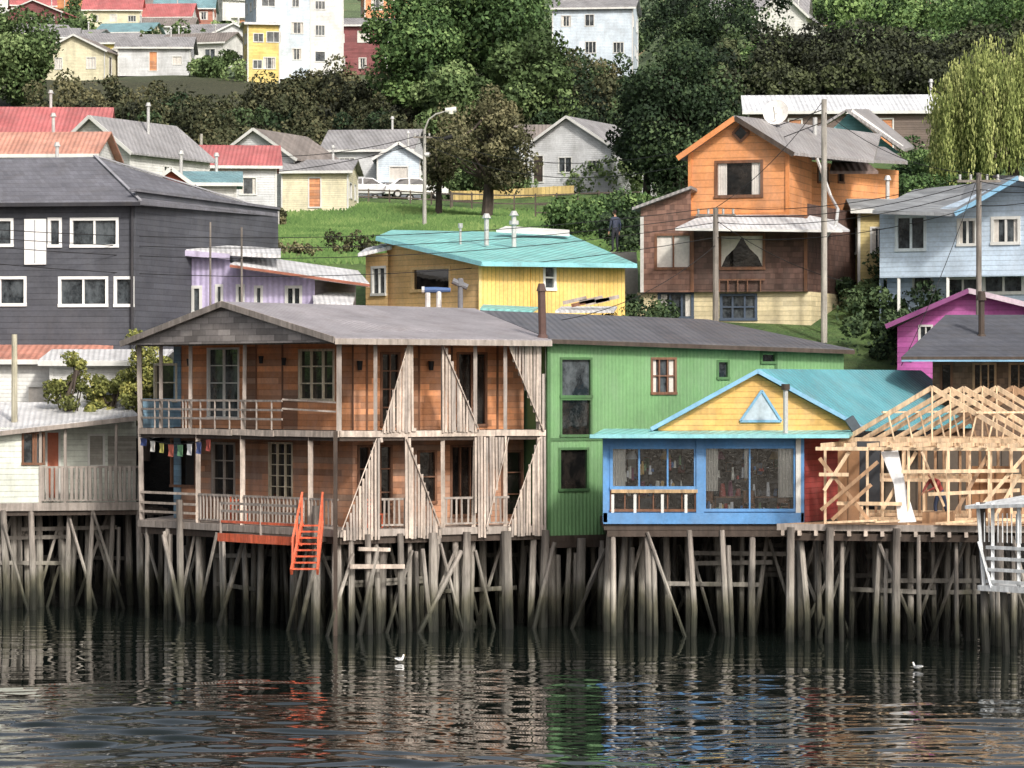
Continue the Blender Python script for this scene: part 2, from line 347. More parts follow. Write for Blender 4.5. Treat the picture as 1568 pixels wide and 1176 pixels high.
# ------------------------------------------------------------ generic house
def house(name,px,D,w,d,h,rise,yaw,wall,roof,axis='x',zb=None,ov=.4,frame=None,door=None,wn=2.4,py=None,chim=False):
    cx=X(px,D); zb=float(T(cx,D))-.4 if zb is None else zb
    if py is not None: h=Z(py,D)-zb
    g=G(name,(cx,D,zb)); ca,sa=math.cos(math.radians(yaw)),math.sin(math.radians(yaw))
    def L(x,y): return (cx+x*ca-y*sa, D+x*sa+y*ca)
    def P(x,y,z): a=L(x,y); return V(a[0],a[1],zb+z)
    c=[(-w/2,-d/2),(w/2,-d/2),(w/2,d/2),(-w/2,d/2)]
    for i in range(4):
        f=Fac(L(*c[i]),L(*c[(i+1)%4])); ops=[]; n=max(1,int(f.L/wn)); 
        for st in range(max(1,int(round(h/2.8)))):
            for j in range(n):
                if n>2 and R.random()<.2: continue
                q=f.L*(j+.5)/n+R.uniform(-.3,.3)*(n>1); zz=zb+h-1.9-st*2.7
                if zz<zb+.4: continue
                hw=R.uniform(.35,.75); hh=R.choice([.9,1.1,1.2])
                if st==0 and R.random()<.12 and h<4.5: ops.append({'r':(q-.45,q+.45,max(zb+.3,zb+h-2.6),zb+h-.5),'k':dict(door=R.choice([brownw,darkw,white]),fw=.07)}); continue
                ops.append({'r':(q-hw,q+hw,zz,zz+hh),'k':dict(mull=(R.choice([0,1,1,2]),0),frame=frame,curtain=R.choice([None,None,'sides','full']),fw=.06)})
        g.wall(f,0,f.L,zb,zb+h,wall,ops)
        for q in(0,f.L): g.fbox('corner_trim',frame or white,f,q-.06,q+.06,zb,zb+h-.02,.005,.035)
    o=ov
    if axis=='x':
        k=rise/(d/2)
        for sx in(-1,1): g.poly('gables',wall,[P(sx*w/2,-d/2,h),P(sx*w/2,d/2,h),P(sx*w/2,0,h+rise)])
        g.slab('roof',roof,[P(-w/2-o,-d/2-o,h-o*k+.1),P(w/2+o,-d/2-o,h-o*k+.1),P(w/2+o,0,h+rise+.1),P(-w/2-o,0,h+rise+.1)])
        g.slab('roof',roof,[P(w/2+o,d/2+o,h-o*k+.1),P(-w/2-o,d/2+o,h-o*k+.1),P(-w/2-o,0,h+rise+.1),P(w/2+o,0,h+rise+.1)])
        g.beam('fascia',frame or white,P(-w/2-o,-d/2-o-.02,h-o*k-.03),P(w/2+o,-d/2-o-.02,h-o*k-.03),.04,.18)
    else:
        k=rise/(w/2)
        for sy in(-1,1): g.poly('gables',wall,[P(-w/2,sy*d/2,h),P(w/2,sy*d/2,h),P(0,sy*d/2,h+rise)])
        for sx in(-1,1):
            g.slab('roof',roof,[P(sx*(w/2+o),-d/2-o,h-o*k+.1),P(0,-d/2-o,h+rise+.1),P(0,d/2+o,h+rise+.1),P(sx*(w/2+o),d/2+o,h-o*k+.1)])
            g.beam('fascia',frame or white,P(sx*(w/2+o),-d/2-o-.03,h-o*k+.03),P(0,-d/2-o-.03,h+rise+.03),.04,.2)
    if R.random()<.5: g.cyl('chimney',metalp,P(w*.2,0,h+rise*.5),P(w*.2,0,h+rise+1),.09); g.cyl('chimney',metalp,P(w*.2,0,h+rise+.9),P(w*.2,0,h+rise+1.1),.17,.1)
    g.done(); return g
def inter(a,ta,b,tb):
    den=ta.x*tb.y-ta.y*tb.x; q=((b.x-a.x)*tb.y-(b.y-a.y)*tb.x)/den; return a+ta*q
def pilings(g,f,s0,s1,zt,rows,gap,sp,seed,r=(.08,.135),diag=.45):
    rg=random.Random(seed)
    for j in range(rows):
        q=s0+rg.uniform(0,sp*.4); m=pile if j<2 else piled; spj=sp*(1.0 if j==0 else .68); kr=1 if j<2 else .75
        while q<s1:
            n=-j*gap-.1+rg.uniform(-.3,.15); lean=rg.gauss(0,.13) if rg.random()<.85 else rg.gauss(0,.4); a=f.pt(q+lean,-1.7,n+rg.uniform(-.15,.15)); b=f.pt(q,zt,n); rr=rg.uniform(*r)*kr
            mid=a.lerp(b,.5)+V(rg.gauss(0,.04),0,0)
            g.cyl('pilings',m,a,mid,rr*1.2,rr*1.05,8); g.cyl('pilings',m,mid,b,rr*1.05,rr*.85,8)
            if rg.random()<.22 and j<3: g.cyl('pilings',m,f.pt(q+.26+lean*.5,-1.7,n+.05),f.pt(q+.2,zt-rg.uniform(0,.8),n+.05),rr*.8,rr*.7,7)
            if rg.random()<diag:
                dx=rg.choice([-1,1])*rg.uniform(.9,1.6); g.cyl('braces',m,f.pt(q+dx,rg.uniform(-1.4,-.3),n+.16),f.pt(q,zt-rg.uniform(0,.7),n+.16),.065,.055,6)
            q+=spj*rg.uniform(.6,1.4)
        g.beam('bearers',darkw,f.pt(s0,zt-.1,-j*gap-.1),f.pt(s1,zt-.1,-j*gap-.1),.16,.22)
        if j in(1,2): 
            for _ in range(3):
                a=rg.uniform(s0,s1*.7); h=zt-rg.uniform(.6,2.0); g.beam('braces',m,f.pt(a,h,-j*gap+.12),f.pt(a+rg.uniform(2,3.5),h+rg.uniform(-.1,.1),-j*gap+.12),.06,.14)
def railing(g,f,s0,s1,z,h,n,mat,sp=.16,w=.035,rails=True,part='railing'):
    g.beam(part,mat,f.pt(s0,z+h,n),f.pt(s1,z+h,n),.07,.07)
    g.beam(part,mat,f.pt(s0,z+.12,n),f.pt(s1,z+.12,n),.05,.06)
    q=s0+sp/2
    while q<s1: g.beam(part,mat,f.pt(q,z+.1,n),f.pt(q+R.uniform(-.02,.02),z+h+R.uniform(-.02,.03),n),w,w); q+=sp*R.uniform(.85,1.15)
def chair(name,loc,yaw,mat):
    g=G(name,(0,0,0))
    for x in(-.2,.2):
        g.beam('legs',mat,(x,-.2,0),(x,-.2,.45),.045); g.beam('legs',mat,(x,.2,0),(x,.26,.95),.045)
    g.slab('seat',mat,[(-.23,-.23,.47),(.23,-.23,.47),(.23,.23,.47),(-.23,.23,.47)],.04)
    for z in(.62,.76,.9): g.beam('backrest',mat,(-.2,.23,z),(.2,.23,z),.03,.07)
    e=g.done(); e.location=loc; e.rotation_euler=(0,0,yaw)
# ============================================================ WOOD HOUSE
brownf=M('brown_frame',(124,84,60),'wood'); bluew=M('blue_boards',(108,142,164),'siding',p=.2,dirt=.5,board=.25)
def wood_house():
    g=G('wooden_stilt_house',(X(520,104),104,3))
    zf,zm,ze=3.35,6.5,9.45
    A=Vector((X(213,112),112)); C=Vector((X(520,104),104)); B=Vector((X(835,107.5),107.5))
    fl=Fac(A,C); fr=Fac(C,B)
    sb=1.5
    a2=A-fl.n*sb; c2=inter(a2,fl.t,C-fr.n*sb,fr.t); b2=B-fr.n*sb
    il=Fac(a2,c2); ir=Fac(c2,b2)
    Bb=Vector((B.x+1.2,121)); Ab=Vector((A.x+2,121))
    def v3(p,z): return V(p.x,p.y,z)
    for z,th in((zf,.22),(zm,.22)): g.slab('floors',greyw if z==zf else darkw,[v3(A,z),v3(C,z),v3(B,z),v3(Bb,z),v3(Ab,z)],th)
    g.slab('ceiling',brownw,[v3(A,ze-.05),v3(C,ze-.05),v3(B,ze-.05),v3(Bb,ze-.05),v3(Ab,ze-.05)],.05)
    wf=dict(fw=.05)
    pw=M('paned_frame',(208,196,170),'wood')
    up=[op(il,318,366,533,640,mull=(1,3),gl=glass,**wf),op(il,458,512,535,613,mull=(2,2),fw=.06,gl=glassd,frame=pw)]
    lo=[op(il,325,360,678,760,mull=(1,2),frame=greyw,gl=glassd),op(il,412,448,678,762,mull=(2,4),frame=pw,gl=glassd,fw=.04),op(il,262,300,672,745,mull=(0,0),frame=brownf,gl=glassd)]
    brl=M('aged_lower_boards',(186,128,90),'siding',p=.2,board=.34,dirt=.55,dirtcol=(92,70,58),fade=.5,grey=.7)
    g.wall(il,0,il.L,zm,ze,brownw,up); g.wall(il,0,il.L,zf,zm,brl,lo)
    ur=[op(ir,583,612,540,652,mull=(1,3),frame=brownf,gl=glassd),op(ir,700,745,540,652,mull=(1,0),frame=brownf,gl=glassd)]
    lr=[op(ir,548,600,682,790,mull=(2,2),frame=brownf,gl=glassd),op(ir,640,668,690,770,mull=(0,1),frame=brownf,gl=glassd),op(ir,690,735,682,790,mull=(2,0),frame=brownf,gl=glassd),op(ir,768,800,690,790,mull=(0,2),frame=brownf,gl=glassd)]
    g.wall(ir,0,ir.L,zm,ze,brownw,ur); g.wall(ir,0,ir.L,zf,zm,brl,lr)
    fb=il; s1=il.s(278)
    g.fbox('blue_panel',bluew,fb,.02,s1,zm+.02,ze-.15,.01,.05); g.fbox('blue_panel',bluew,fb,.02,s1,zf+.02,zm-.25,.01,.05)
    g.window(Fac(fb.pt(0,0,.06).xy,fb.pt(fb.L,0,.06).xy),s1-1.5,s1-.2,zm+.9,zm+2.2,mull=(0,1),gl=glassd,frame=pw)
    for px in(392,432,540): q=il.s(px); g.fbox('battens',brownf,il,q,q+.07,zm,ze-.1,.005,.03)
    for px in(560,640,690,760): q=ir.s(px); g.fbox('battens',brownf,ir,q,q+.07,zm,ze-.1,.005,.03)
    dp=M('dark_board_patch',(146,100,70),'siding',p=.2,board=.3,grey=.4)
    g.fbox('board_patches',dp,il,il.s(376),il.s(392),zm+.0,ze-.2,.004,.012); g.fbox('board_patches',dp,il,il.s(432)+.08,il.s(456),zm,zm+1.3,.004,.012); g.fbox('board_patches',dp,ir,ir.s(620),ir.s(640),zm,ze-.6,.004,.012)
    g.poly('end_wall',bluew,[v3(A,zm),v3(a2,zm),v3(a2,zm+1),v3(A,zm+1)])
    g.poly('rear_walls',shing,[v3(B,zf),v3(Bb,zf),v3(Bb,ze),v3(B,ze)]); g.poly('rear_walls',shing,[v3(Bb,zf),v3(Ab,zf),v3(Ab,ze),v3(Bb,ze)]); g.poly('rear_walls',shing,[v3(Ab,zf),v3(a2,zf),v3(a2,ze),v3(Ab,ze)])
    for px in(243,288,370):
        q=fl.s(px); g.beam('posts',greyw,fl.pt(q,zm,-.1),fl.pt(q+R.uniform(-.06,.06),ze-.1,-.1),.12)
    for px in(300,368,472):
        q=fl.s(px); g.beam('posts',slatm,fl.pt(q,zf,-.1),fl.pt(q,zm-.1,-.1),.16)
    g.beam('posts',greyw,v3(A,zf)+V(.1,0,0),v3(A,ze),.16); g.beam('posts',greyw,v3(C,zm)+V(-.02,.1,0),v3(C,ze)+V(-.02,.1,0),.16)
    g.beam('posts',darkw,v3(C,-.9)+V(-.12,-.2,0),v3(C,zm)+V(-.12,-.2,0),.13)
    for px in(577,628,680,730,776,826):
        q=fr.s(px); g.beam('posts',greyw,fr.pt(q,zm,-.1),fr.pt(q,ze-.1,-.1),.12); g.beam('posts',slatm,fr.pt(q+R.uniform(-.1,.1),zf,-.1),fr.pt(q,zm-.1,-.1),.13)
    for f in(fl,fr):
        for z,h,m in((zm-.1,.2,slatm),(zf-.12,.22,greyw),(ze-.06,.2,greyw)):
            q=0; 
            while q<f.L:
                e=min(f.L,q+R.uniform(2.2,3.2)); o=R.uniform(-.015,.015); g.beam('edge_beams',m,f.pt(q,z+o,.03),f.pt(e-.01,z-o,.03+R.uniform(0,.02)),.06,h); q=e
        g.beam('edge_beams',darkw,f.pt(0,zm-.26,-.05),f.pt(f.L,zm-.26,-.05),.1,.12)
    slat2=M('slat_wood_grey',(168,155,145),'wood',dirt=.4,var=.3)
    def slats(l0,r0,l1,r1,zt,zb):
        a,b,c,d=[fr.s(p) for p in(l0,r0,l1,r1)]; q=min(a,c)
        while q<max(b,d):
            zz=[zt+(zb-zt)*t/40 for t in range(41) if a+(c-a)*t/40<=q<=b+(d-b)*t/40]
            if len(zz)>1: g.beam('slats',R.choice([slatm,slatm,slat2,greyw]),fr.pt(q+R.uniform(-.02,.02),zz[-1]-R.uniform(0,.06),.09+R.uniform(0,.015)),fr.pt(q+R.uniform(-.02,.02),zz[0]+R.uniform(-.02,.05),.09),R.uniform(.07,.095),.03,up=tuple(fr.n)+(0,))
            q+=.108
    u0,u1=ze-.2,zm-.02; l0,l1=zm-.25,zf-.3
    slats(622,632,583,634,u0,u1); slats(672,680,676,731,u0,u1); slats(776,829,826,830,u0,u1)
    slats(574,582,521,578,l0,l1); slats(617,626,616,676,l0,l1); slats(722,776,728,742,l0,l1); slats(822,832,774,834,l0,l1)
    for a,b,z0,z1 in((583,622,zm,u0),(731,676,zm,u0),(829,776,zm,u0),(521,574,zf,l0),(672,620,zf,l0),(742,776,zf,l0),(776,824,zf,l0)):
        g.beam('slats',slatm,fr.pt(fr.s(a),z0,.14),fr.pt(fr.s(b),z1,.14),.03,.09)
    for f,l,r,z in((fl,216,285,zm),(fl,285,370,zm),(fl,370,432,zm)):
        a,b=f.s(l),f.s(r)
        for hh in(.35,.65,.95): g.beam('railing',greyw,f.pt(a,z+hh,0),f.pt(b,z+hh,0),.05,.07)
        q=a
        while q<b: g.beam('railing',greyw,f.pt(q,z,.0),f.pt(q,z+.95,0),.05); q+=.8
    for hh in(.7,1.0): g.beam('railing',greyw,fl.pt(fl.s(432),zm+hh,0),fl.pt(fl.s(470),zm+hh-.1,-1.2),.04,.06)
    for f,l,r in((fl,303,368),(fl,372,515),(fr,585,625),(fr,680,735),(fr,740,780)):
        railing(g,f,f.s(l),f.s(r),zf,.95,-.05,greyw,.2,.06)
    for hh in(.3,.6,.95): g.beam('railing',slatm,fl.pt(0,zf+hh,0),fl.pt(fl.s(300),zf+hh,0),.04,.08)
    zr=10.72; Rm=(A+C)/2; r0=Rm+fl.n*.55; r1=Rm-fl.n*10.6
    Ae=A+fl.n*.5-fl.t*.35; Ce=C+fl.n*.45+fr.n*.35+Vector((.05,0)); Be=B+fr.n*.45
    g.slab('roof',roofg,[v3(Ce,ze+.02),v3(Be,ze),v3(r1,zr-.05),v3(r0,zr)],.12)
    g.slab('roof',roofg,[v3(Ae,ze+.02),v3(r0,zr),v3(r1,zr-.05),v3(Ab,ze)],.12)
    for p,q in((Ae,r0),(r0,Ce)): 
        a,b=v3(p,ze if p is Ae else zr),v3(q,zr if q is r0 else ze+.03)
        o=fl.n*.04; o=V(o.x,o.y,0); g.beam('barge_boards',greyw,a+o-V(0,0,.08),b+o-V(0,0,.08),.05,.2)
    o=fl.n*.42; off=lambda p,z: V(p.x+o.x,p.y+o.y,z)
    g.poly('gable_shingles',shing,[off(A,ze-.12),off(C,ze-.12),off(C,ze+.05),off(Rm,zr-.12),off(A,ze+.05)])
    g.beam('eave_board',greyw,v3(Ce,ze-.1),v3(Be,ze-.12),.05,.18)
    for px,py in((295,548),(405,545),(440,548)):
        g.cyl('wall_lamps',wirem,il.pt(il.s(px),Z(py,109),.15),il.pt(il.s(px),Z(py,109)-.25,.15),.09,.06)
    for px in(548,657): g.cyl('wall_lamps',wirem,ir.pt(ir.s(px),8.75,.15),ir.pt(ir.s(px),8.45,.15),.1,.07)
    q0,q1=fl.s(372),fl.s(500)
    g.fbox('landing',darkw,fl,q0,q1,2.95,3.1,0,1.0); g.fbox('landing',orangep,fl,q0,q1,2.85,3.12,1.0,1.05)
    for q in(q0+.05,(q0+q1)/2,q1-.1): g.beam('landing',greyw,fl.pt(q,2.9,.95),fl.pt(q,4.1,.95),.07)
    for hh in(3.5,3.85,4.1): g.beam('landing',orangep if hh==3.5 else greyw,fl.pt(q0,hh,.95),fl.pt(q1,hh,.95),.05,.08)
    pilings(g,fl,0.1,fl.L,zf-.25,5,1.6,1.15,5); pilings(g,fr,.1,fr.L,zf-.25,6,1.7,1.0,6)
    for px,r in((280,.12),(490,.15),(660,.16),(712,.14),(772,.18),(832,.15),(560,.11),(610,.11)):
        f=fl if px<520 else fr; q=f.s(px); g.cyl('front_posts',pile,f.pt(q+R.uniform(-.15,.15),-1.6,.15),f.pt(q,zf-.15 if px not in(280,490) else 4.1,.15),r*1.2,r*.9)
    for a,za,b,zb_,f in((335,-.9,385,2.9,fl),(300,-.9,262,2.9,fl),(460,-.9,500,2.8,fl),(620,-.6,700,2.6,fr),(535,-.9,572,2.8,fr),(800,-.9,842,2.8,fr),(655,-.5,640,2.7,fr)):
        g.cyl('braces',pile,f.pt(f.s(a),za,.32),f.pt(f.s(b),zb_,.32),.09,.075,7)
    g.beam('braces',slatm,fr.pt(.2,2.2,.34),fr.pt(fr.s(612),2.15,.34),.08,.14); g.beam('braces',slatm,fr.pt(.5,2.75,.34),fr.pt(fr.s(590),2.7,.34),.08,.12)
    g.done()
    for px,yw,m in((590,.3,orangep),(606,-2,brownf)): chair('porch_chair',fr.pt(fr.s(px),zf,-.8),yw,m)
    chair('porch_chair',fl.pt(fl.s(405),zf,-.8),2.5,brownf); chair('porch_chair',fl.pt(fl.s(340),zf,-.7),.5,orangep)
wood_house()
def stairs():
    g=G('orange_staircase',S(465,875,102.6))
    T0,T1=S(463,800,103.9),S(494,800,103.7); B0,B1=S(446,876,101.9),S(486,876,101.7)
    g.beam('stringers',orangep,B0,T0,.07,.22); g.beam('stringers',orangep,B1,T1,.07,.22)
    for i in range(8):
        t=(i+.5)/8; a,b=B0.lerp(T0,t),B1.lerp(T1,t); g.beam('treads',orangep,a,b,.24,.045)
    for B_,T_ in((B0,T0),(B1,T1)):
        g.beam('handrails',orangep,B_+V(0,.3,.9),T_+V(0,0,.95),.06,.07)
        for t in(.1,.5,.95): p=B_.lerp(T_,t); g.beam('handrail_posts',orangep,p,p+V(0,.15*(1-t),.93),.06)
    g.done()
stairs()
def laundry():
    f=F(213,112,520,104); g=G('clothes_line',f.pt(1,6,.2)); a,b=f.s(222),f.s(335)
    g.tube('line',wirem,[f.pt(a+(b-a)*i/8,6.22-.25*math.sin(math.pi*i/8),.25) for i in range(9)],.012)
    cols=[(50,64,110),(200,196,190),(180,174,84),(180,94,76),(96,142,104),(214,214,214),(74,90,140),(170,80,70)]
    for i,c in enumerate(cols):
        q=a+(b-a)*(i+.5)/8; w=R.uniform(.12,.2); h=R.uniform(.25,.42); t=6.2-.25*math.sin(math.pi*(i+.5)/8)
        pts=[f.pt(q-w,t,.25),f.pt(q+w,t,.25),f.pt(q+w*.95,t-h*.5,.29),f.pt(q+w*.8,t-h,.24),f.pt(q-w*.85,t-h*.95,.27),f.pt(q-w,t-h*.5,.22)]
        g.poly('garments',M('cloth%d'%i,c,dirt=0),pts)
    g.done()
laundry()
# ============================================================ GREEN HOUSE
def green_house():
    f=F(838,107.6,1292,113); g=G('green_house',f.pt(0,3)); z0=3.0; z1=9.0
    gf=dict(frame=greend,gl=glass)
    ops=[op(f,858,906,548,608,mull=(0,0),**gf),op(f,858,906,610,668,mull=(0,0),frame=greend,gl=glassd),op(f,856,901,686,751,mull=(0,0),frame=greend,gl=glassd),
         op(f,997,1035,548,603,mull=(2,1),frame=brownf,gl=glass,curtain='sides'),op(f,1098,1116,552,580,mull=(0,0),frame=greend,gl=glass),op(f,1165,1188,538,556,mull=(0,0),**gf)]
    q=f.s(926); g.wall(f,0,q,z0,z1,greenw,[o for o in ops if o['r'][0]<q]); g.wall(f,q,f.L,5.2,z1,greenw,[o for o in ops if o['r'][0]>q])
    g.poly('walls',greenw,[f.pt(0,z1),f.pt(f.L,z1),f.pt(f.L,9.12),f.pt(0,9.42)])
    g.fbox('trim',greend,f,-.02,.1,z0,9.35,.004,.05); g.fbox('trim',greend,f,q-.08,q,z0,6.2,.004,.05); g.fbox('trim',greend,f,0,q,6.12,6.22,.003,.03)
    g.fbox('trim',greend,f,f.s(1186),f.s(1190),6,9.05,.004,.03)
    g.poly('side',greenw,[f.pt(0,z0),f.pt(0,9.42),f.pt(0,9.42,-12),f.pt(0,z0,-12)]); g.poly('side',greenw,[f.pt(f.L,z0),f.pt(f.L,9.1),f.pt(f.L,9.1,-9),f.pt(f.L,z0,-9)])
    g.poly('side',greenw,[f.pt(q,z0),f.pt(q,6),f.pt(q,6,-3),f.pt(q,z0,-3)])
    g.slab('floor',darkw,[f.pt(0,z0),f.pt(f.L,z0),f.pt(f.L,z0,-9),f.pt(0,z0,-12)],.2)
    e0=f.pt(-.1,9.5,.35); e1=f.pt(f.L+.2,9.2,.35)
    g.slab('roof',roofd,[e0,e1,S(1085,489,121.5),S(735,475,116)],.12)
    g.slab('roof',roofd,[S(735,475,116),S(1085,489,121.5),f.pt(f.L+1,8.6,-9.5),f.pt(1,9,-13)],.12)
    g.beam('gutter',darkw,e0-V(0,.03,.1),e1-V(0,.03,.1),.08,.14)
    pilings(g,f,.1,f.s(1300),z0-.2,6,1.7,1.05,9)
    for px,r in((888,.15),(962,.12)): q=f.s(px); g.cyl('front_posts',pile,f.pt(q-.1,-1.6,.1),f.pt(q,z0-.1,.1),r*1.2,r)
    g.done()
    p=G('stove_pipe',S(830,515,107)); p.cyl('pipe',rust,S(831,520,107.6),S(829,440,107.6),.13); p.cyl('cap',rust,S(829,446,107.6),S(829,434,107.6),.17,.1); p.cyl('flashing',rust,S(831,520,107.6),S(831,512,107.6),.22,.14); p.done()
green_house()
# ============================================================ BLUE VERANDA HOUSE
def veranda():
    f=F(925,103.5,1229,103.5); g=G('blue_veranda_house',f.pt(0,3.6)); z0=3.62
    zt=6.28
    fs_=F(1229,103.5,1302,107.5)
    g.slab('floor',darkw,[f.pt(0,z0),f.pt(f.L,z0),fs_.pt(fs_.L,z0),f.pt(f.L+.5,z0,-14),f.pt(0,z0,-14)],.25)
    ops=[op(f,935,1066,684,748,mull=(2,0),frame=blueframe,gl=glassv,fw=.07),op(f,1078,1218,684,782,mull=(1,0),frame=blueframe,gl=glassv,fw=.06),op(f,935,1066,752,782,mull=(5,0),frame=brownf,gl=glassv,fw=.05)]
    g.wall(f,0,f.L,z0,zt,blueframe,ops)
    rw=M('room_wall',(84,76,76),'planks',p=.35,dirt=.3); rf=M('room_floor',(120,96,76),'planks',p=.2); bk=-2.3
    g.fbox('room',rw,f,.02,f.L-.02,z0,zt,bk-.1,bk); g.fbox('room',rf,f,.02,f.L-.02,z0+.01,z0+.06,bk,-.12); g.fbox('room',rw,f,.02,.1,z0+.06,zt,bk,-.12); g.fbox('room',rw,f,f.L-.1,f.L-.02,z0+.06,zt,bk,-.12); g.fbox('room',rw,f,f.s(1068),f.s(1074),z0+.06,zt-.1,bk,-.12); g.fbox('room',rw,f,.02,f.L-.02,zt-.1,zt-.02,bk,-.12)
    sc=[(170,80,74),(206,202,192),(70,108,156),(190,156,94),(214,214,218),(130,72,98),(50,52,58),(100,130,92)]
    om=[M('ornament%d'%i,c,dirt=0) for i,c in enumerate(sc)]
    for i in range(11):
        q=.35+i*.52+R.uniform(-.08,.08); z=R.uniform(4.8,5.5); w=R.uniform(.15,.35); h=R.uniform(.2,.5); m=R.choice(om); g.fbox('pictures',brownf,f,q-.03,q+w+.03,z-.03,z+h+.03,bk,bk+.03); g.fbox('pictures',m,f,q,q+w,z,z+h,bk+.03,bk+.04)
    for q in(1.2,4.0,5.2):
        g.fbox('tables',brownf,f,q-.5,q+.5,z0+.75,z0+.8,-1.2,-.5)
        for a in(-.45,.42): g.fbox('tables',brownf,f,q+a,q+a+.05,z0+.06,z0+.75,-.9,-.8)
        for a in(-.4,-.2,.05,.3): w=R.uniform(.05,.12); g.cyl('tableware',R.choice(om),f.pt(q+a,z0+.8,-.7),f.pt(q+a,z0+.8+R.uniform(.15,.5),-.7),w,w*.6,10)
    for q in(.9,2.0,3.7,4.6,5.5):
        g.cyl('lampshades',R.choice(om),f.pt(q,5.85,-.9),f.pt(q,5.6,-.9),.1,.2,12); g.cyl('lampshades',wirem,f.pt(q,6.2,-.9),f.pt(q,5.85,-.9),.01)
    for q,z in((1.35,5.45),(3.45,5.3),(5.0,5.5),(2.3,5.6),(4.3,5.2),(.8,5.2)):
        for a in range(6): g.cyl('hanging_ornaments',R.choice(om),f.pt(q+a*.08-.2,z+R.uniform(-.25,.2),-.3),f.pt(q+a*.08-.2,z-.25+R.uniform(-.1,.1),-.3),.03,.055,8)
    # seated-height cabinet and chairs
    for q in(3.3,4.6,5.7): g.fbox('chairs',brownf,f,q-.2,q+.2,z0+.45,z0+.5,-.55,-.2); g.fbox('chairs',brownf,f,q-.2,q+.2,z0+.6,z0+1.0,-.25,-.21); g.fbox('chairs',brownf,f,q-.2,q-.16,z0+.06,z0+1.0,-.25,-.21); g.fbox('chairs',brownf,f,q+.16,q+.2,z0+.06,z0+1.0,-.25,-.21)
    def drape(a,b,z0_,z1_,n=10):
        for i in range(n):
            x0=a+(b-a)*i/n; x1=a+(b-a)*(i+1)/n; e0=-.16+.04*(i%2); e1=-.16+.04*((i+1)%2)
            g.poly('curtains',curtm,[f.pt(x0,z0_,e0),f.pt(x1,z0_,e1),f.pt(x1,z1_,e1),f.pt(x0,z1_,e0)])
    drape(f.s(937),f.s(958),4.7,6.2); drape(f.s(1080),f.s(1100),4.6,6.2); drape(f.s(1192),f.s(1217),4.4,6.2); drape(f.s(1140),f.s(1150),5.0,6.2,5)
    g.fbox('sill_band',blueframe,f,-.03,f.L+.03,z0-.05,z0+.3,.04,.1); g.fbox('rail',M('pine_rail',(190,158,114),'wood'),f,f.s(936),f.s(1068),4.55,4.66,.03,.1)
    for px in(936,970,1012,1048): q=f.s(px); g.fbox('balusters',white,f,q,q+.09,z0+.3,4.5,.0,.07)
    g.fbox('corner_post',white,f,f.L-.22,f.L-.06,z0,zt,.04,.09); g.fbox('corner_post',blueframe,f,f.L-.06,f.L+.04,z0,zt,.0,.1); g.fbox('corner_post',blueframe,f,-.04,.1,z0,zt,.0,.1)
    g.fbox('mid_post',blueframe,f,f.s(1066),f.s(1078),z0,zt,.004,.08)
    for i in range(26):
        q=R.uniform(f.s(1082),f.L-.4) if i%3 else R.uniform(.4,2.7); w=R.uniform(.03,.09); zz=z0+.36 if q>f.s(1078) else 4.72
        g.cyl('sill_ornaments',R.choice(om),f.pt(q,zz-.3 if zz<4.5 else zz,-.17),f.pt(q,zz+R.uniform(.1,.3),-.17),w,w*.6,8)
    g.wall(fs_,0,fs_.L,z0,zt,redw); g.fbox('red_trim',M('maroon',(120,50,50)),fs_,0,.12,z0,zt,.003,.04)
    g.slab('porch_roof',turq,[S(903,668,102.7),S(1300,667,102.9),V(X(1312,106.5),106.5,6.52),V(X(925,106),106,6.55)],.08)
    g.beam('roof_edge',M('turquoise_trim',(130,202,210)),S(903,668,102.65),S(1300,668,102.85),.05,.12)
    y=Fac((X(1008,105.2),105.2),(X(1306,106.2),106.2)); ap=y.s(1157); za=Z(572,105.7); ze=Z(652,105.5)
    g.poly('gable_wall',yellow,[y.pt(0,6.5),y.pt(y.L,6.5),y.pt(y.L,ze),y.pt(ap,za),y.pt(0,ze)])
    w0,w1,wm=y.s(1133),y.s(1196),y.s(1166); zb=Z(645,105.5); zp=Z(598,105.5)
    g.poly('gable_window',M('pale_glass',(180,194,206),rough=.2),[y.pt(w0,zb,.03),y.pt(w1,zb,.03),y.pt(wm,zp,.03)])
    for p,q in(((w0,zb),(w1,zb)),((w0,zb),(wm,zp)),((w1,zb),(wm,zp))): g.beam('gable_window_frame',M('sky_trim',(116,168,200)),y.pt(*p,.05),y.pt(*q,.05),.05,.08)
    for (p,q) in(((-.3,ze-.1),(ap,za+.08)),((y.L+.3,ze-.1),(ap,za+.08))): g.beam('barge_board',M('sky_trim',(116,168,200)),y.pt(*p,.3),y.pt(*q,.3),.05,.13)
    ax=V(6.6,10.6,0)
    g.slab('gable_roof',turqd,[y.pt(ap,za+.15,.3),y.pt(y.L+.35,ze-.1,.3),y.pt(y.L+.35,ze-.1,.3)+ax*.8,y.pt(ap,za+.15,.3)+ax],.08)
    g.slab('gable_roof',turqd,[y.pt(-.35,ze-.1,.3),y.pt(ap,za+.15,.3),y.pt(ap,za+.15,.3)+ax,y.pt(-.35,ze-.1,.3)+V(3,8,0)],.08)
    g.cyl('chimney',metalp,S(1203,668,104.3),S(1203,592,104.3),.08); g.cyl('chimney',darkw,S(1203,597,104.3),S(1203,588,104.3),.14)
    g.beam('roof_vent',M('slate_box',(80,90,100)),S(1300,640,105),S(1316,665,105),.4,.3)
    pilings(g,f,.1,f.L+1.3,z0-.25,7,1.7,1.0,12,(.08,.125))
    g.done()
veranda()
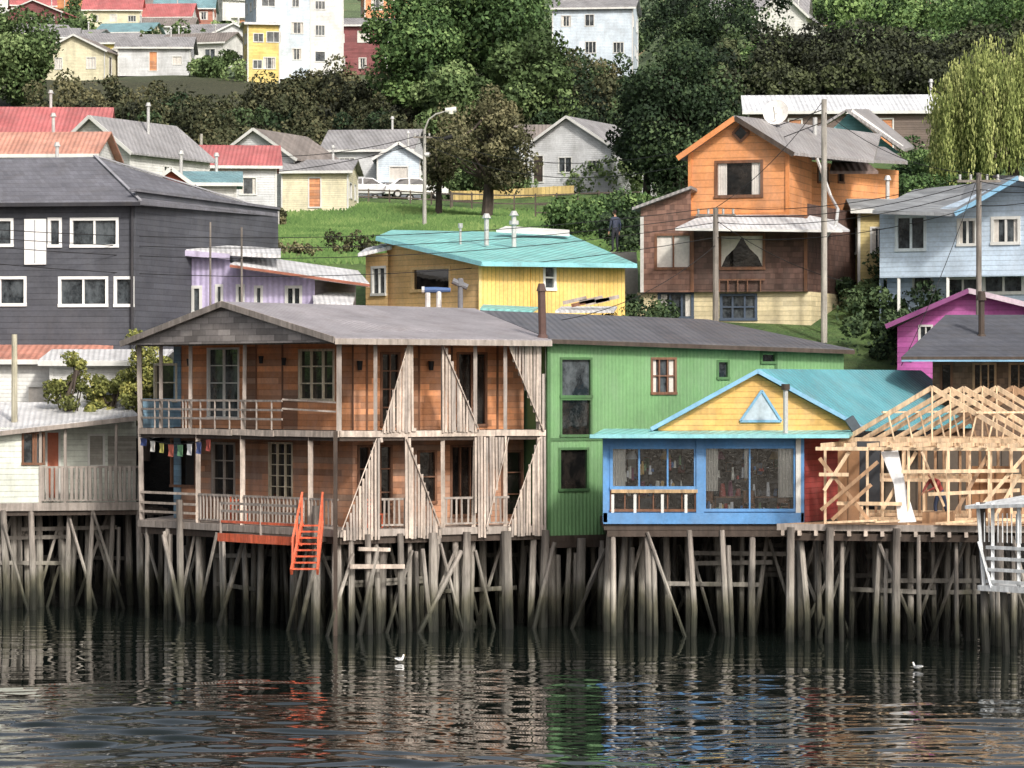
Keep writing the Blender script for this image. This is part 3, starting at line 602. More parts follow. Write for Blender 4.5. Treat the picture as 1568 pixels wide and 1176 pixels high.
# ============================================================ CONSTRUCTION
def construction():
    f=F(1190,101.5,1600,99.5); g=G('timber_frame_under_construction',f.pt(0,3.6)); z0=3.66
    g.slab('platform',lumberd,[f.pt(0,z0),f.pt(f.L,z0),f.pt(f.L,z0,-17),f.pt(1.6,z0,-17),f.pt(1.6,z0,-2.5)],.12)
    g.beam('platform_edge',greyw,f.pt(0,z0-.1,.03),f.pt(f.L,z0-.1,.03),.08,.2)
    for i in range(16): q=f.L*i/16+.2; g.beam('joist_ends',slatm,f.pt(q,z0-.28,-2),f.pt(q,z0-.28,.15),.1,.16)
    for i in range(9): q=R.uniform(1.4,f.L); g.beam('loose_planks',R.choice([lumber,lumberd]),f.pt(q,z0+.06,.05+i*.02),f.pt(q+R.uniform(.6,1.6),z0+.08+R.uniform(0,.1),.1+i*.02),.2,.06)
    zp=6.0
    for n in(-.3,-3.2,-6.5,-9):
        for px in range(1262,1590,34 if n<-.4 else 62):
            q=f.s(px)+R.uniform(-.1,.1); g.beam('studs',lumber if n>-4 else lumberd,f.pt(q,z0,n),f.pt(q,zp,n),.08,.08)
        for zz in(z0+.06,zp,4.95): 
            if n<-.5 or zz>5.5: g.beam('plates',lumber,f.pt(f.s(1258),zz,n),f.pt(f.L,zz,n),.09,.1)
    for i in range(10):
        q=f.s(1258)+i*.72; g.beam('ceiling_joists',lumber,f.pt(q,zp+.1,0),f.pt(q+.3,zp+.1,-6.5),.06,.13)
    for a,za,b,zb,n in((1255,5.7,1330,3.8,.0),(1258,4.1,1345,5.6,.1),(1275,3.8,1335,4.9,.15),(1300,5.9,1262,4.7,0),(1250,6.0,1330,6.0,.1),(1255,5.2,1300,5.2,.1),(1345,4.0,1400,5.9,-.5),(1460,4.0,1510,5.8,-.4),(1500,4.2,1568,5.8,-.2),(1405,5.9,1440,4.2,-1),(1280,4.3,1380,4.3,-.2),(1420,4.6,1560,4.75,-.3),(1380,5.3,1560,5.35,-.1),(1520,3.8,1560,5.2,.0)):
        g.beam('braces',R.choice([lumber,lumber,lumberd]),f.pt(f.s(a),za,n),f.pt(f.s(b),zb,n),.07,.11)
    g.fbox('wall_panel',M('plywood',(150,110,74),'planks',p=.4),f,f.s(1272),f.s(1305),z0,5.9,-1.6,-1.5); g.fbox('wall_panel',M('tar_sheet',(60,64,70)),f,f.s(1300),f.s(1335),z0+.5,6.2,-1.9,-1.8)
    g.fbox('wall_panel',M('plywood',(150,110,74),'planks',p=.4),f,f.s(1470),f.s(1530),z0+.1,5.4,-3.5,-3.4); g.fbox('stacked_boards',lumberd,f,f.s(1405),f.s(1450),z0,z0+.35,-2.2,-1.2)
    g.fbox('rear_wall',M('old_wall',(92,82,72),'planks',p=.3),f,f.s(1262),f.L,z0,5.9,-12,-11.9)
    ws=M('white_membrane',(228,230,232),dirt=.05)
    g.add('membrane',ws,[f.pt(f.s(1345),5.9,-.5),f.pt(f.s(1372),5.95,-.5),f.pt(f.s(1385),4.8,-.35),f.pt(f.s(1402),3.75,-.2),f.pt(f.s(1374),3.72,-.2),f.pt(f.s(1366),4.9,-.4)],[(0,1,2,5),(5,2,3,4)])
    h=Vector((.86,-.5)); r=Vector((.72,.70)); c0=Vector((X(1428,103.3),103.3))
    for i in range(7):
        c=c0+r*.82*i+Vector((R.uniform(-.05,.05),0)); zr=7.86+R.uniform(-.03,.03); zh=6.22; hs=2.9
        P=lambda q,z: V(c.x+h.x*q,c.y+h.y*q,z)
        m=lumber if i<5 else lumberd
        g.beam('trusses',m,P(-hs-.3,zh-.1),P(0,zr),.06,.15); g.beam('trusses',m,P(hs+.3,zh-.1),P(0,zr),.06,.15); g.beam('trusses',m,P(-hs,zh),P(hs,zh),.06,.14)
        for a,za,b,zb in((0,zh,0,zr),(-1.3,zh,-1.5,7.0),(1.3,zh,1.5,7.0)): g.beam('trusses',m,P(a,za),P(b,zb),.05,.09)
    for q,z in((-1.6,7.1),(1.6,7.1)):
        a=c0-r*.2; b=c0+r*5; g.beam('purlins',lumber,V(a.x+h.x*q,a.y+h.y*q,z),V(b.x+h.x*q,b.y+h.y*q,z),.06,.06)
    pilings(g,f,.3,f.L,z0-.3,7,1.8,.95,15,(.07,.11))
    for px in(1210,1270,1372,1530): q=f.s(px); g.cyl('front_posts',pile,f.pt(q,-1.6,.2),f.pt(q+.05,z0-.1,.2),.15,.12)
    g.done()
construction()
def landing():
    f=F(1488,97.5,1600,95.5); g=G('white_landing_stage',f.pt(0,2)); 
    wp=M('white_boards',(216,220,222),'wood',dirt=.25)
    z0=Z(905,97)
    g.fbox('deck',wp,f,.3,f.L,z0,z0+.16,-1.8,.1)
    for px in(1497,1520,1560,1590): q=f.s(px); g.beam('posts',wp,f.pt(q+(.25 if px<1510 else 0),z0,0),f.pt(q,Z(770,97),0),.1)
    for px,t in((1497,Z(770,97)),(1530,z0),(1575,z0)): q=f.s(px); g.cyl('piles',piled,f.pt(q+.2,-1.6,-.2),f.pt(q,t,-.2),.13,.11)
    for py in(890,872,855,838): g.beam('rails',wp,f.pt(f.s(1512),Z(py,97),.06),f.pt(f.L,Z(py,97),.06),.05,.1)
    g.beam('rails',wp,f.pt(f.s(1500),Z(830,97),.05),f.pt(f.s(1520),z0+.1,.05),.08,.12)
    g.slab('roof',wp,[f.pt(-.1,Z(775,97),.2),f.pt(f.L,Z(768,97),.2),f.pt(f.L,Z(760,97)+.05,-1.8),f.pt(.6,Z(760,97),-1.8)],.1)
    for i in range(12): q=.3+i*.17; g.beam('balusters',wp,f.pt(q+.2,Z(830,97),.02),f.pt(q+.2,Z(785,97),.02),.03)
    g.done()
landing()
# ============================================================ LEFT STILT HOUSES
def left_houses():
    f=F(-70,115,215,116.5); g=G('white_stilt_house',f.pt(0,4)); z0=Z(772,115.5)
    q1=f.s(62)
    grey=M('grey_shutter',(160,156,146),'siding',p=.09)
    g.slab('floor',darkw,[f.pt(0,z0),f.pt(f.L,z0),f.pt(f.L,z0,-6),f.pt(0,z0,-6)],.25)
    mint=M('mint_wall',(212,218,206),'siding',p=.2,dirt=.35,board=.06)
    ops=[op(f,34,52,662,711,mull=(0,0),frame=brownf),op(f,54,68,662,711,mull=(0,0),frame=brownf)]
    g.wall(f,0,q1,z0,Z(655,115.5),mint,ops)
    f2=Fac(f.pt(q1,0,-1.3).xy,f.pt(f.L,0,-1.3).xy)
    ops=[op(f2,70,92,660,765,door=M('orange_door',(190,106,76))),op(f2,135,160,665,715,mull=(0,0),frame=white,gl=grey)]
    g.wall(f2,0,f2.L,z0,Z(645,117),mint,ops); g.fbox('shutters',grey,f2,f2.s(165),f2.s(208),Z(722,117),Z(668,117),.01,.05)
    g.poly('walls',mint,[f.pt(q1,z0,0),f.pt(q1,z0,-1.3),f.pt(q1,Z(650,116),-1.3),f.pt(q1,Z(655,116),0)])
    wr=M('white_metal_roof',(212,212,214),'ribs',p=.2,axis=(1,.1,0),dirt=.35,rough=.5)
    g.slab('roof',wr,[f.pt(-.3,Z(668,115),.4),f.pt(f.s(212),Z(636,116),.2),f.pt(f.s(212),Z(616,119),-4.5),f.pt(-.3,Z(616,119),-4.5)],.12)
    g.beam('fascia',greyw,f.pt(-.3,Z(668,115)-.1,.42),f.pt(f.s(212),Z(636,116)-.1,.22),.05,.16)
    railing(g,f,q1,f.L,z0,1.3,.02,greyw,.17,.1)
    g.beam('edge',greyw,f.pt(0,z0-.1,.05),f.pt(f.L,z0-.1,.05),.06,.28)
    for px in(62,100,178): q=f.s(px); g.beam('posts',greyw,f.pt(q,z0,0),f.pt(q,Z(650 if px>90 else 655,116),0),.1)
    pilings(g,f,0,f.L+1,z0-.2,3,1.5,1.0,21,(.09,.14),.6)
    g.done(); return wr
wr=left_houses()
house('white_cottage',172,122.5,3.8,4,0,.35,-4,whitew,wr,'x',zb=6,py=553)
house('white_cottage',72,124,4.2,4,0,.45,6,whitew,M('salmon_roof',(200,134,114),'ribs',p=.25,axis=(1,0,0),dirt=.5),'x',zb=6,py=550)
# ============================================================ SECOND ROW
def black_house():
    f=F(-110,125,207,124); sd=F(207,124,426,137); g=G('black_house',f.pt(0,8)); bl=M('black_siding',(78,80,88),'siding',p=.22,board=.12,dirt=.15); rf=M('slate_tiles',(112,112,120),'shingle',p=.2,axis=(1,.3,0),board=.14)
    zt=Z(312,124.3); zb=5.5
    k=dict(frame=bwhite,fw=.09)
    ops=[op(f,-30,20,335,377,**k),op(f,74,94,334,378,mull=(0,0),**k),op(f,108,181,334,378,**k),op(f,-40,40,424,468,**k),op(f,90,165,424,469,**k),op(f,175,205,424,469,mull=(0,0),**k)]
    g.wall(f,0,f.L,zb,zt,bl,ops); g.wall(sd,0,sd.L,zb,zt+.45,bl); g.fbox('parapet',rf,sd,-.1,sd.L,zt+.45,zt+.55,-.2,.1)
    g.fbox('white_door',bwhite,f,f.s(38),f.s(71),Z(405,124.3),Z(335,124.3),.01,.09); g.fbox('white_door',M('door_groove',(170,172,176),dirt=.1),f,f.s(53),f.s(55),Z(403,124.3),Z(337,124.3),.09,.095)
    g.cyl('downpipe',M('dark_pipe',(54,54,60)),f.pt(f.L-.1,zb,.1),f.pt(f.L-.1,zt,.1),.06)
    r0=S(145,240,131); r1=S(-60,244,131); e0=f.pt(-.3,zt+.05,.45); e1=f.pt(f.L+.3,zt+.05,.45)
    g.slab('roof',rf,[e0,e1,r0,r1],.14); b=sd.pt(sd.L,zt+.3,0)
    g.slab('roof',rf,[e1,b,r0],.14); g.slab('roof',rf,[b,V(-24,139,zt),r1,r0],.14)
    g.beam('hip_cap',M('cap',(158,158,164)),e1+V(0,0,.05),r0+V(0,0,.05),.12,.05); g.beam('hip_cap',M('cap',(158,158,164)),b+V(0,0,.05),r0+V(0,0,.05),.1,.05)
    g.beam('gutter',M('dark_pipe',(54,54,60)),e0-V(0,.05,.1),e1-V(0,.05,.1),.12,.14)
    g.done()
black_house()
def lilac():
    f=F(257,129,482,128); g=G('lilac_house',f.pt(0,9)); li=M('lilac_wall',(190,178,216),'ribs',p=.2,dirt=.2); zb=8
    ops=[op(f,278,284,440,478,mull=(0,0)),op(f,293,309,438,480,mull=(0,0),fw=.1),op(f,330,341,436,470,mull=(0,0),fw=.08),op(f,362,374,436,470,mull=(0,0),fw=.08),op(f,390,402,438,470,mull=(0,0),fw=.08),op(f,437,462,438,470,fw=.09)]
    z1=Z(425,128.5); g.wall(f,0,f.L,zb,z1,li,ops)
    s1=f.s(352)
    g.poly('walls',li,[f.pt(0,z1),f.pt(s1,z1),f.pt(s1,Z(394,128.5)),f.pt(0,Z(380,129))]); g.poly('walls',li,[f.pt(s1,z1),f.pt(f.L,z1),f.pt(f.L,Z(424,128)),f.pt(s1,Z(402,128.5))])
    sw=F(482,128,545,131); g.wall(sw,0,sw.L,zb,Z(430,129),M('dark_shade_wall',(100,94,96),'siding'))
    g.slab('roof',wr,[S(252,380,128.4),S(430,390,128),S(430,380,132),S(256,371,132)],.15)
    g.slab('roof',wr,[S(352,404,127.4),S(566,434,127.4),S(548,414,132),S(380,390,132)],.15)
    rs=M('rust_edge',(160,96,74))
    g.beam('fascia',rs,S(352,407,127.3),S(566,437,127.3),.05,.1); g.beam('fascia',M('lilac_trim',(190,180,210)),S(252,385,128.3),S(352,393,128.2),.05,.22)
    g.slab('lean_to',wr,[S(480,462,126),S(540,466,126),S(545,448,129),S(478,447,129)],.1)
    g.cyl('flue',metalp,S(322,380,131),S(322,335,131),.1); g.cyl('flue_cap',metalp,S(322,340,131),S(322,333,131),.17)
    g.done()
lilac()
def yellow_house():
    fl=F(592,132.5,734,128); fr=F(734,128,957,132.5); g=G('yellow_house',fr.pt(0,9)); ya=M('tan_wall',(224,182,116),'siding',p=.22,dirt=.15,board=.07); yb=M('yellow_wall',(236,196,98),'planks',p=.22,axis=(1,.5,0),dirt=.2,board=.05)
    zc=Z(402,128); zb=8.5
    g.wall(fl,0,fl.L,zb,zc,ya,[op(fl,630,690,409,446,gl=glassd,fw=.09,mull=(0,0),frame=M('tan_frame',(226,190,130)))])
    g.poly('walls',ya,[fl.pt(0,zc),fl.pt(fl.L,zc),fl.pt(0,Z(372,132.5))])
    g.wall(fr,0,fr.L,zb,zc,yb,[op(fr,832,851,406,444,mull=(0,1),frame=bwhite,fw=.09)])
    g.fbox('trim',M('yellow_trim',(240,204,124)),fr,-.06,.08,zb,zc,.004,.05); q=fr.s(812); g.fbox('trim',yb,fr,q,q+.1,zb,zc,.004,.05)
    sm=F(560,133,594,132); g.wall(sm,0,sm.L,zb,Z(388,132.5),ya,[op(sm,569,591,408,452,mull=(1,0),fw=.08)])
    g.slab('roof',wr,[S(548,388,132),S(600,376,132),S(600,370,135),S(560,380,135)],.15)
    g.slab('roof',turq,[S(576,362,132),S(738,401,127.3),S(975,404,132),S(868,357,142),S(600,352,142)],.14)
    g.beam('fascia',M('turquoise_trim',(130,202,210)),S(576,365,131.9),S(738,404,127.2),.05,.18); g.beam('fascia',M('turquoise_trim',(130,202,210)),S(738,404,127.2),S(975,407,131.9),.05,.18)
    g.slab('ridge_vent',white,[S(760,352,139),S(872,358,139),S(872,352,140),S(775,346,140)],.1)
    for px,a,b in((745,376,330),(787,378,326),(705,380,345)):
        g.cyl('flue',metalp,S(px,a,134),S(px,b,134),.1 if px!=705 else .05); g.cyl('flue_cap',metalp,S(px,b+4,134),S(px,b-3,134),.2 if px!=705 else .1,.1); 
        if px==787: g.cyl('flue_cap',metalp,S(px,b+18,134),S(px,b+12,134),.2)
    g.slab('lean_to',turq,[S(735,472,125),S(815,476,125),S(825,470,127),S(740,466,127)],.08)
    g.slab('lean_to',wr,[S(850,476,125.5),S(940,476,125.5),S(945,469,127.5),S(860,469,127.5)],.08)
    for px,py,m in((880,464,greyw),(893,468,brownf),(905,463,greyw),(915,466,slatm),(930,462,greyw)): g.beam('planks_pile',m,S(px-18,py,126),S(px+18,py-8,126),.1,.14)
    g.done()
yellow_house()
def rooftop_stuff():
    g=G('roof_water_tanks',S(662,465,122)); 
    bp=M('blue_plastic',(78,108,158)); wp=M('white_plastic',(215,215,215))
    g.cyl('pipes',wp,S(655,472,122),S(655,448,122),.1); g.cyl('pipes',wp,S(672,472,122),S(672,446,122),.1); g.cyl('tank',bp,S(648,444,122),S(668,444,122),.11); g.cyl('tank',bp,S(668,444,122),S(690,444,122),.11,.08); g.cyl('caps',wp,S(646,444,122),S(650,444,122),.13)
    g.done(); g=G('vent_pipe',S(705,474,121)); gp=M('grey_plastic',(110,112,118)); g.cyl('pipe',gp,S(705,480,121),S(705,436,121),.1); g.cyl('arm',gp,S(693,430,121),S(716,440,121),.12); g.cyl('cap',gp,S(705,438,121),S(705,426,121),.15,.1); g.done()
rooftop_stuff()
# ============================================================ ORANGE HOUSE
def orange_house():
    g=G('orange_house',S(1130,490,135)); og=M('orange_wall',(224,148,86),'siding',p=.3,board=.08,dirt=.18); ot=M('orange_trim',(224,140,72)); br=M('dark_brown_wall',(90,66,58),'shingle',p=.22,board=.3); br2=M('brick_brown_wall',(122,88,74),'shingle',p=.22,board=.3); rg=M('grey_roof_b',(152,148,148),'ribs',p=.2,axis=(1,.2,0),dirt=.45,rough=.55,dirtcol=(114,100,90))
    f=F(1057,136.5,1206,135); sd=F(1206,135,1243,140)
    ze=Z(231,135.7); z0=Z(332,135); ap=f.s(1130)
    g.wall(f,0,f.L,z0,ze,og,[op(f,1095,1168,246,302,mull=(0,0),frame=brownf,curtain='sides',gl=glassd,fw=.1)])
    g.poly('walls',og,[f.pt(0,ze),f.pt(f.L,ze),f.pt(ap,Z(184,135.7))])
    g.wall(sd,0,sd.L,z0,ze,og); 
    for a in(0,f.L): g.fbox('corner_boards',ot,f,a-.08,a+.08,z0,ze,.004,.06)
    g.fbox('corner_boards',ot,f,0,f.L,z0,z0+.2,.003,.07)
    q=f.s(1135); zz=Z(204,135.7); g.poly('gable_vent',glassd,[f.pt(q-.33,zz,.05),f.pt(q,zz-.33,.05),f.pt(q+.33,zz,.05),f.pt(q,zz+.33,.05)])
    for a,b in(((-.35,0),(0,-.35)),((0,-.35),(.35,0)),((.35,0),(0,.35)),((0,.35),(-.35,0))): g.beam('gable_vent',brownf,f.pt(q+a[0],zz+a[1],.06),f.pt(q+b[0],zz+b[1],.06),.05,.1)
    zr=Z(178,135.7); P=f.pt(ap,zr,.5)
    g.slab('roof',rg,[P,f.pt(f.L+.35,ze-.15,.5),f.pt(f.L+.35,ze-.15,.5)+V(3.9,5,0),P+V(7.2,10,0)],.12)
    g.slab('roof',rg,[f.pt(-.4,ze-.2,.5),P,P+V(7.2,10,0),f.pt(-.4,ze-.2,.5)+V(3,8,0)],.12)
    g.beam('barge',ot,f.pt(-.4,ze-.28,.52),P-V(0,0,.12),.06,.22); g.beam('barge',darkw,f.pt(f.L+.4,ze-.25,.52),P-V(0,0,.1),.06,.2)
    w=F(1243,141,1376,147); zw=Z(252,143)
    g.wall(w,0,w.L,13.8,zw,og,[op(w,1252,1268,256,280,mull=(0,0),frame=brownf),op(w,1283,1292,258,280,mull=(0,0),frame=brownf)])
    g.slab('roof',rg,[S(1243,240,139.5),S(1390,247,145.5),S(1355,225,150),S(1245,215,148)],.14); g.slab('roof',M('brown_roof',(118,100,92),'ribs',p=.3,axis=(1,0,0)),[S(1270,262,139.5),S(1345,262,141),S(1325,246,143),S(1275,244,143)],.12)
    tq=M('teal_wall',(120,186,194),'siding'); gf=F(1230,151,1378,152); g.poly('rear_gable',tq,[gf.pt(0,Z(240,151)),gf.pt(gf.L,Z(232,151)),gf.pt(gf.s(1300),Z(172,151))])
    g.beam('rear_barge',white,gf.pt(gf.s(1300),Z(170,151),.3),gf.pt(gf.L,Z(225,151),.3),.06,.25)
    g.slab('roof',rg,[S(1296,167,150.5),S(1385,228,150.5),S(1400,224,158),S(1330,167,158)],.12); g.slab('roof',rg,[S(1296,167,150.8),S(1180,240,150.8),S(1180,236,158),S(1300,167,158)],.12)
    m=F(981,135,1236,133.8); ms=F(1236,133.8,1320,142); z1=Z(447,134.3); z2=Z(330,134.3)
    g.wall(m,m.s(1060),m.L,z1,z2,br,[op(m,1101,1171,358,412,mull=(0,0),curtain='tri',gl=glassd,frame=brownf,fw=.09)])
    g.wall(m,0,m.s(1060),z1,z2,br2,[op(m,1003,1059,358,412,mull=(1,0),curtain='full',frame=brownf,fw=.08)])
    g.poly('walls',br2,[m.pt(0,z2),m.pt(m.s(1058),z2),m.pt(m.s(1058),Z(290,134.5)),m.pt(0,Z(318,135))])
    g.slab('roof',rg,[m.pt(-.3,Z(318,135),.4),m.pt(m.s(1060),Z(286,135),.4),m.pt(m.s(1060),Z(286,135),-4),m.pt(-.3,Z(318,135),-4)],.12)
    g.wall(ms,0,ms.L,z1,Z(318,137),br)
    for q in(.06,m.s(1060),m.L-.06): g.fbox('corner_boards',M('white_post',(200,196,190)) if q<.1 else brownf,m,q-.07,q+.07,z1,z2,.004,.05)
    g.slab('awning',wr,[S(1034,349,132.8),S(1290,352,132.3),S(1238,329,134.2),S(1076,329,134.9)],.08)
    g.slab('awning',wr,[S(1290,352,132.3),S(1301,352,134),S(1262,327,140),S(1238,329,134.2)],.08)
    g.beam('awning_edge',white,S(1034,351,132.75),S(1290,354,132.25),.05,.1)
    b=F(976,135.3,1242,134); bs=F(1242,134,1318,142); z3=9.6; nv=M('navy_frame',(70,84,104))
    g.wall(b,0,b.L,z3,z1,cream,[op(b,1008,1062,447,488,mull=(2,0),frame=nv,fw=.1,gl=glass,curtain='sides'),op(b,1103,1159,450,490,mull=(2,1),frame=nv,fw=.09)])
    g.wall(bs,0,bs.L,z3,z1,cream); 
    for px in(1102,1115,1130,1145,1165): q=m.s(px); g.beam('balcony',brownf,m.pt(q,z1,.12),m.pt(q,z1+.5,.12),.05)
    g.beam('balcony',brownf,m.pt(m.s(1095),z1+.5,.12),m.pt(m.s(1172),z1+.5,.12),.06)
    g.tube('downpipe',metalp,[S(1243,232,137),S(1250,240,136),S(1272,300,136),S(1283,320,134),S(1280,345,133),S(1262,365,132.5),S(1262,520,132.5)],.07)
    g.cyl('flue',metalp,S(1248,240,139),S(1248,180,139),.1)
    c=S(1188,172,137); 
    n=V(-.25,-.9,.35).normalized(); u=n.cross(V(0,0,1)).normalized(); w_=n.cross(u); vs=[c-n*.12];fs=[]
    for k,(rr,dz) in enumerate(((.28,-.08),(.5,.0),(.54,.02))):
        for i in range(20): a=i*math.pi/10; vs.append(c+u*rr*math.cos(a)+w_*rr*math.sin(a)*1.05+n*dz)
    for i in range(20):
        j=(i+1)%20; fs.append((0,1+i,1+j)); fs.append((1+i,21+i,21+j,1+j)); fs.append((21+i,41+i,41+j,21+j))
    g.add('satellite_dish',M('dish_white',(222,218,212),dirt=.1),vs,fs); g.tube('dish_arm',metalp,[c-w_*-.4,c+n*.55],.025); g.cyl('dish_arm',metalp,c-n*.1,S(1192,205,138),.04)
    g.done()
orange_house()
def blue_house():
    f=F(1347,134.5,1640,131); g=G('pale_blue_house',f.pt(0,10)); bw=M('pale_blue_wall',(184,204,224),'siding',p=.2,dirt=.15,board=.06); rg=M('grey_roof_c',(142,146,150),'shingle',p=.3,board=.2)
    zm=Z(418,133); zt=Z(322,133)
    g.wall(f,0,f.L,zm,zt,bw,[op(f,1371,1418,330,384,mull=(1,0),frame=M('pale_trim',(204,218,226)),fw=.1),op(f,1466,1496,335,376,fw=.09,curtain='sides'),op(f,1518,1562,332,374,fw=.1,curtain='sides')])
    g.poly('walls',bw,[f.pt(f.s(1440),zt),f.pt(f.L,zt),f.pt(f.L,Z(285,132)),f.pt(f.s(1560),Z(272,132)),f.pt(f.s(1440),Z(318,133))])
    f2=Fac(f.pt(0,0,-.9).xy,f.pt(f.L,0,-.9).xy)
    g.wall(f2,0,f2.L,8,zm,bw,[op(f2,1398,1428,420,446,mull=(0,0),fw=.07),op(f2,1450,1498,425,470,fw=.08),op(f2,1505,1568,420,450,fw=.1)]); g.slab('overhang',bw,[f.pt(0,zm+.0),f.pt(f.L,zm),f.pt(f.L,zm,-1),f.pt(0,zm,-1)],.15)
    for px in(1375,1450): g.beam('posts',white,f.pt(f.s(px),8.5,-.1),f.pt(f.s(px),zm,-.1),.12)
    g.slab('roof',rg,[S(1336,322,133.2),S(1462,326,131.5),S(1560,269,131),S(1480,282,140),S(1400,290,142)],.14)
    g.slab('roof',rg,[S(1560,269,131),S(1640,300,130.5),S(1640,285,142),S(1520,268,142)],.14)
    g.beam('barge',M('sky_trim',(116,168,200)),S(1462,328,131.4),S(1560,272,130.9),.06,.18); g.beam('barge',white,S(1560,272,130.9),S(1640,303,130.4),.06,.2)
    s=Fac((f.a.x+1.5,f.a.y+9),(f.a.x,f.a.y)); g.wall(s,0,s.L,8,zt,bw)
    g.done()
    house('cream_shed',1345,141,2,3,0,.4,0,M('mustard_wall',(200,180,116),'siding'),rg,'x',zb=9.5,py=322)
blue_house()
def magenta():
    f=F(1374,125,1640,123); g=G('magenta_house',f.pt(0,8)); mg=M('magenta_wall',(190,92,168),'siding',p=.2,dirt=.15); ze=Z(500,124.5)
    g.wall(f,0,f.L,6,ze,mg,[op(f,1407,1428,498,530,mull=(1,0))]); g.poly('walls',mg,[f.pt(0,ze),f.pt(f.L,ze),f.pt(f.L,Z(490,124)),f.pt(f.s(1483),Z(446,124.5))])
    pr=M('pale_roof',(190,190,196),'ribs',p=.25,axis=(1,0,0)); a=S(1483,441,123.8)
    g.slab('roof',pr,[S(1356,498,124.3),a,a+V(1,7,0),S(1356,498,124.3)+V(1,7,0)],.1); g.slab('roof',pr,[a,S(1640,480,122.4),S(1640,480,122.4)+V(1,7,0),a+V(1,7,0)],.1)
    g.beam('barge',M('plum',(134,66,122)),S(1356,500,124.2),a-V(0,.1,.1),.06,.18); g.beam('barge',M('pinkish',(214,194,206)),a-V(0,.1,.1),S(1640,483,122.3),.06,.2)
    g.done()
magenta()
def brown_house():
    f=F(1428,113.5,1640,112.5); g=G('brown_shingle_house',f.pt(0,5)); ze=Z(549,113); sh=M('brown_shingle',(120,94,74),'shingle',p=.2,board=.3)
    g.wall(f,0,f.L,3.7,ze,sh,[op(f,1440,1458,556,640,frame=brownf,gl=glassd,mull=(0,1)),op(f,1490,1525,556,600,frame=lumberd,gl=glassd,mull=(2,0)),op(f,1545,1590,556,600,frame=lumberd,gl=glassd,mull=(2,0))])
    tr=M('tar_roof',(86,88,96),'shingle',p=.15,board=.12)
    e0=S(1380,547,111.5); e1=S(1660,547,111); r0=S(1448,482,117); r1=S(1660,482,117)
    g.slab('roof',tr,[e0,e1,r1,r0],.12); g.slab('roof',tr,[V(e0.x+1.5,121,e0.z),e0,r0],.12); g.beam('fascia',M('sky_trim',(116,168,200)),e0-V(0,.05,.12),e1-V(0,.05,.12),.06,.06)
    g.beam('fascia',darkw,e0-V(0,.04,.04),e1-V(0,.04,.04),.06,.12)
    g.done(); p=G('stove_pipe',S(1503,520,114)); p.cyl('pipe',darkw,S(1503,520,114.3),S(1503,452,114.3),.11); p.cyl('cap',darkw,S(1503,460,114.3),S(1503,446,114.3),.18,.12); p.cyl('flashing',darkw,S(1503,521,114.3),S(1503,512,114.3),.26,.14); p.done()
brown_house()
# ============================================================ MID / FAR HOUSES
redr=M('red_roof',(188,102,102),'ribs',p=.25,axis=(1,0,0),dirt=.35,dirtcol=(150,104,96)); salr=M('orange_roof',(206,144,122),'ribs',p=.25,axis=(1,0,0),dirt=.35)
gr=M('grey_roof_far',(152,150,152),'ribs',p=.3,axis=(1,.3,0),dirt=.4); gbr=M('brown_grey_roof',(138,128,122),'ribs',p=.3,axis=(1,0,0),dirt=.4)
tealr=M('teal_far_roof',(118,158,166),'ribs',p=.3); ltw=M('light_grey_wall',(200,202,204),'siding',board=.05); crw=M('pale_cream_wall',(218,210,176),'siding',board=.05); palb=M('powder_blue_wall',(200,214,226),'siding',board=.05); orw=M('bright_orange_wall',(226,150,98),'siding'); yew=M('bright_yellow_wall',(222,196,104),'siding'); wfr=M('white_far_roof',(220,222,226),'ribs',p=.3,axis=(1,0,0),dirt=.2); maroon=M('maroon_wall',(134,76,78),'siding'); terrac=M('terracotta_wall',(176,112,92),'siding')
house('red_roof_house',20,192,11,9,0,2.3,4,whitew,redr,'x',py=226)
house('orange_roof_house',30,172,9,6,0,1.2,-4,whitew,salr,'x',py=240)
house('white_roof_house',30,158,9,6,0,.5,5,ltw,wfr,'x',py=268)
house('white_gable_house',205,188,5.0,8,0,1.9,-28,whitew,gr,'y',py=238)
house('red_roof_house',335,206,7,6,0,1.3,6,ltw,redr,'x',py=256)
house('teal_roof_cottage',312,176,3.4,4,0,.6,5,whitew,tealr,'x',py=282)
house('orange_door_shed',268,172,1.6,3,0,.6,0,M('tomato_wall',(206,96,76),'siding'),gr,'y',py=280)
house('grey_gable_house',430,232,6,8,0,2.0,-22,ltw,gbr,'y',py=248)
house('cream_cottage',490,228,4.6,5,0,.8,-5,crw,gr,'x',py=264)
house('white_dormer_house',575,252,6.6,7,0,1.6,-8,ltw,gr,'x',py=232)
house('white_bay_house',612,247,3.2,4,0,1.0,0,palb,gr,'y',py=243)
house('grey_gable_house',905,252,7.2,9,0,2.3,-24,ltw,gr,'y',py=232)
house('grey_roof_house',850,258,6,7,0,1.5,5,palb,gbr,'x',py=222)
house('white_long_roof_hall',1345,212,17,9,0,1.3,-3,M('brown_hall_wall',(104,90,82),'siding'),wfr,'x',py=178,wn=5)
house('apartment_block',425,338,5.5,9,0,.3,12,palb,wfr,'x',py=-10)
house('apartment_block',400,333,3.2,5,0,.3,10,yew,wfr,'x',py=40,wn=1.6)
house('white_apartment_block',478,341,4.8,9,0,.3,14,whitew,wfr,'x',py=-6)
house('maroon_house',560,345,8,6,0,.9,-3,maroon,gr,'x',py=42)
house('orange_house_far',590,366,5,7,0,.6,6,orw,wfr,'x',py=-5)
house('blue_white_house',912,330,8,8,0,1.2,-6,palb,gr,'x',py=18)
house('blue_white_house',893,334,4.8,8,0,.5,4,ltw,wfr,'x',py=-2)
house('white_gable_cottage',1165,318,9,8,0,2.4,-8,whitew,gr,'x',py=28)
house('white_gable_cottage',1208,313,4.5,8,0,2.2,-14,whitew,gr,'y',py=30)
rgh=random.Random(3)
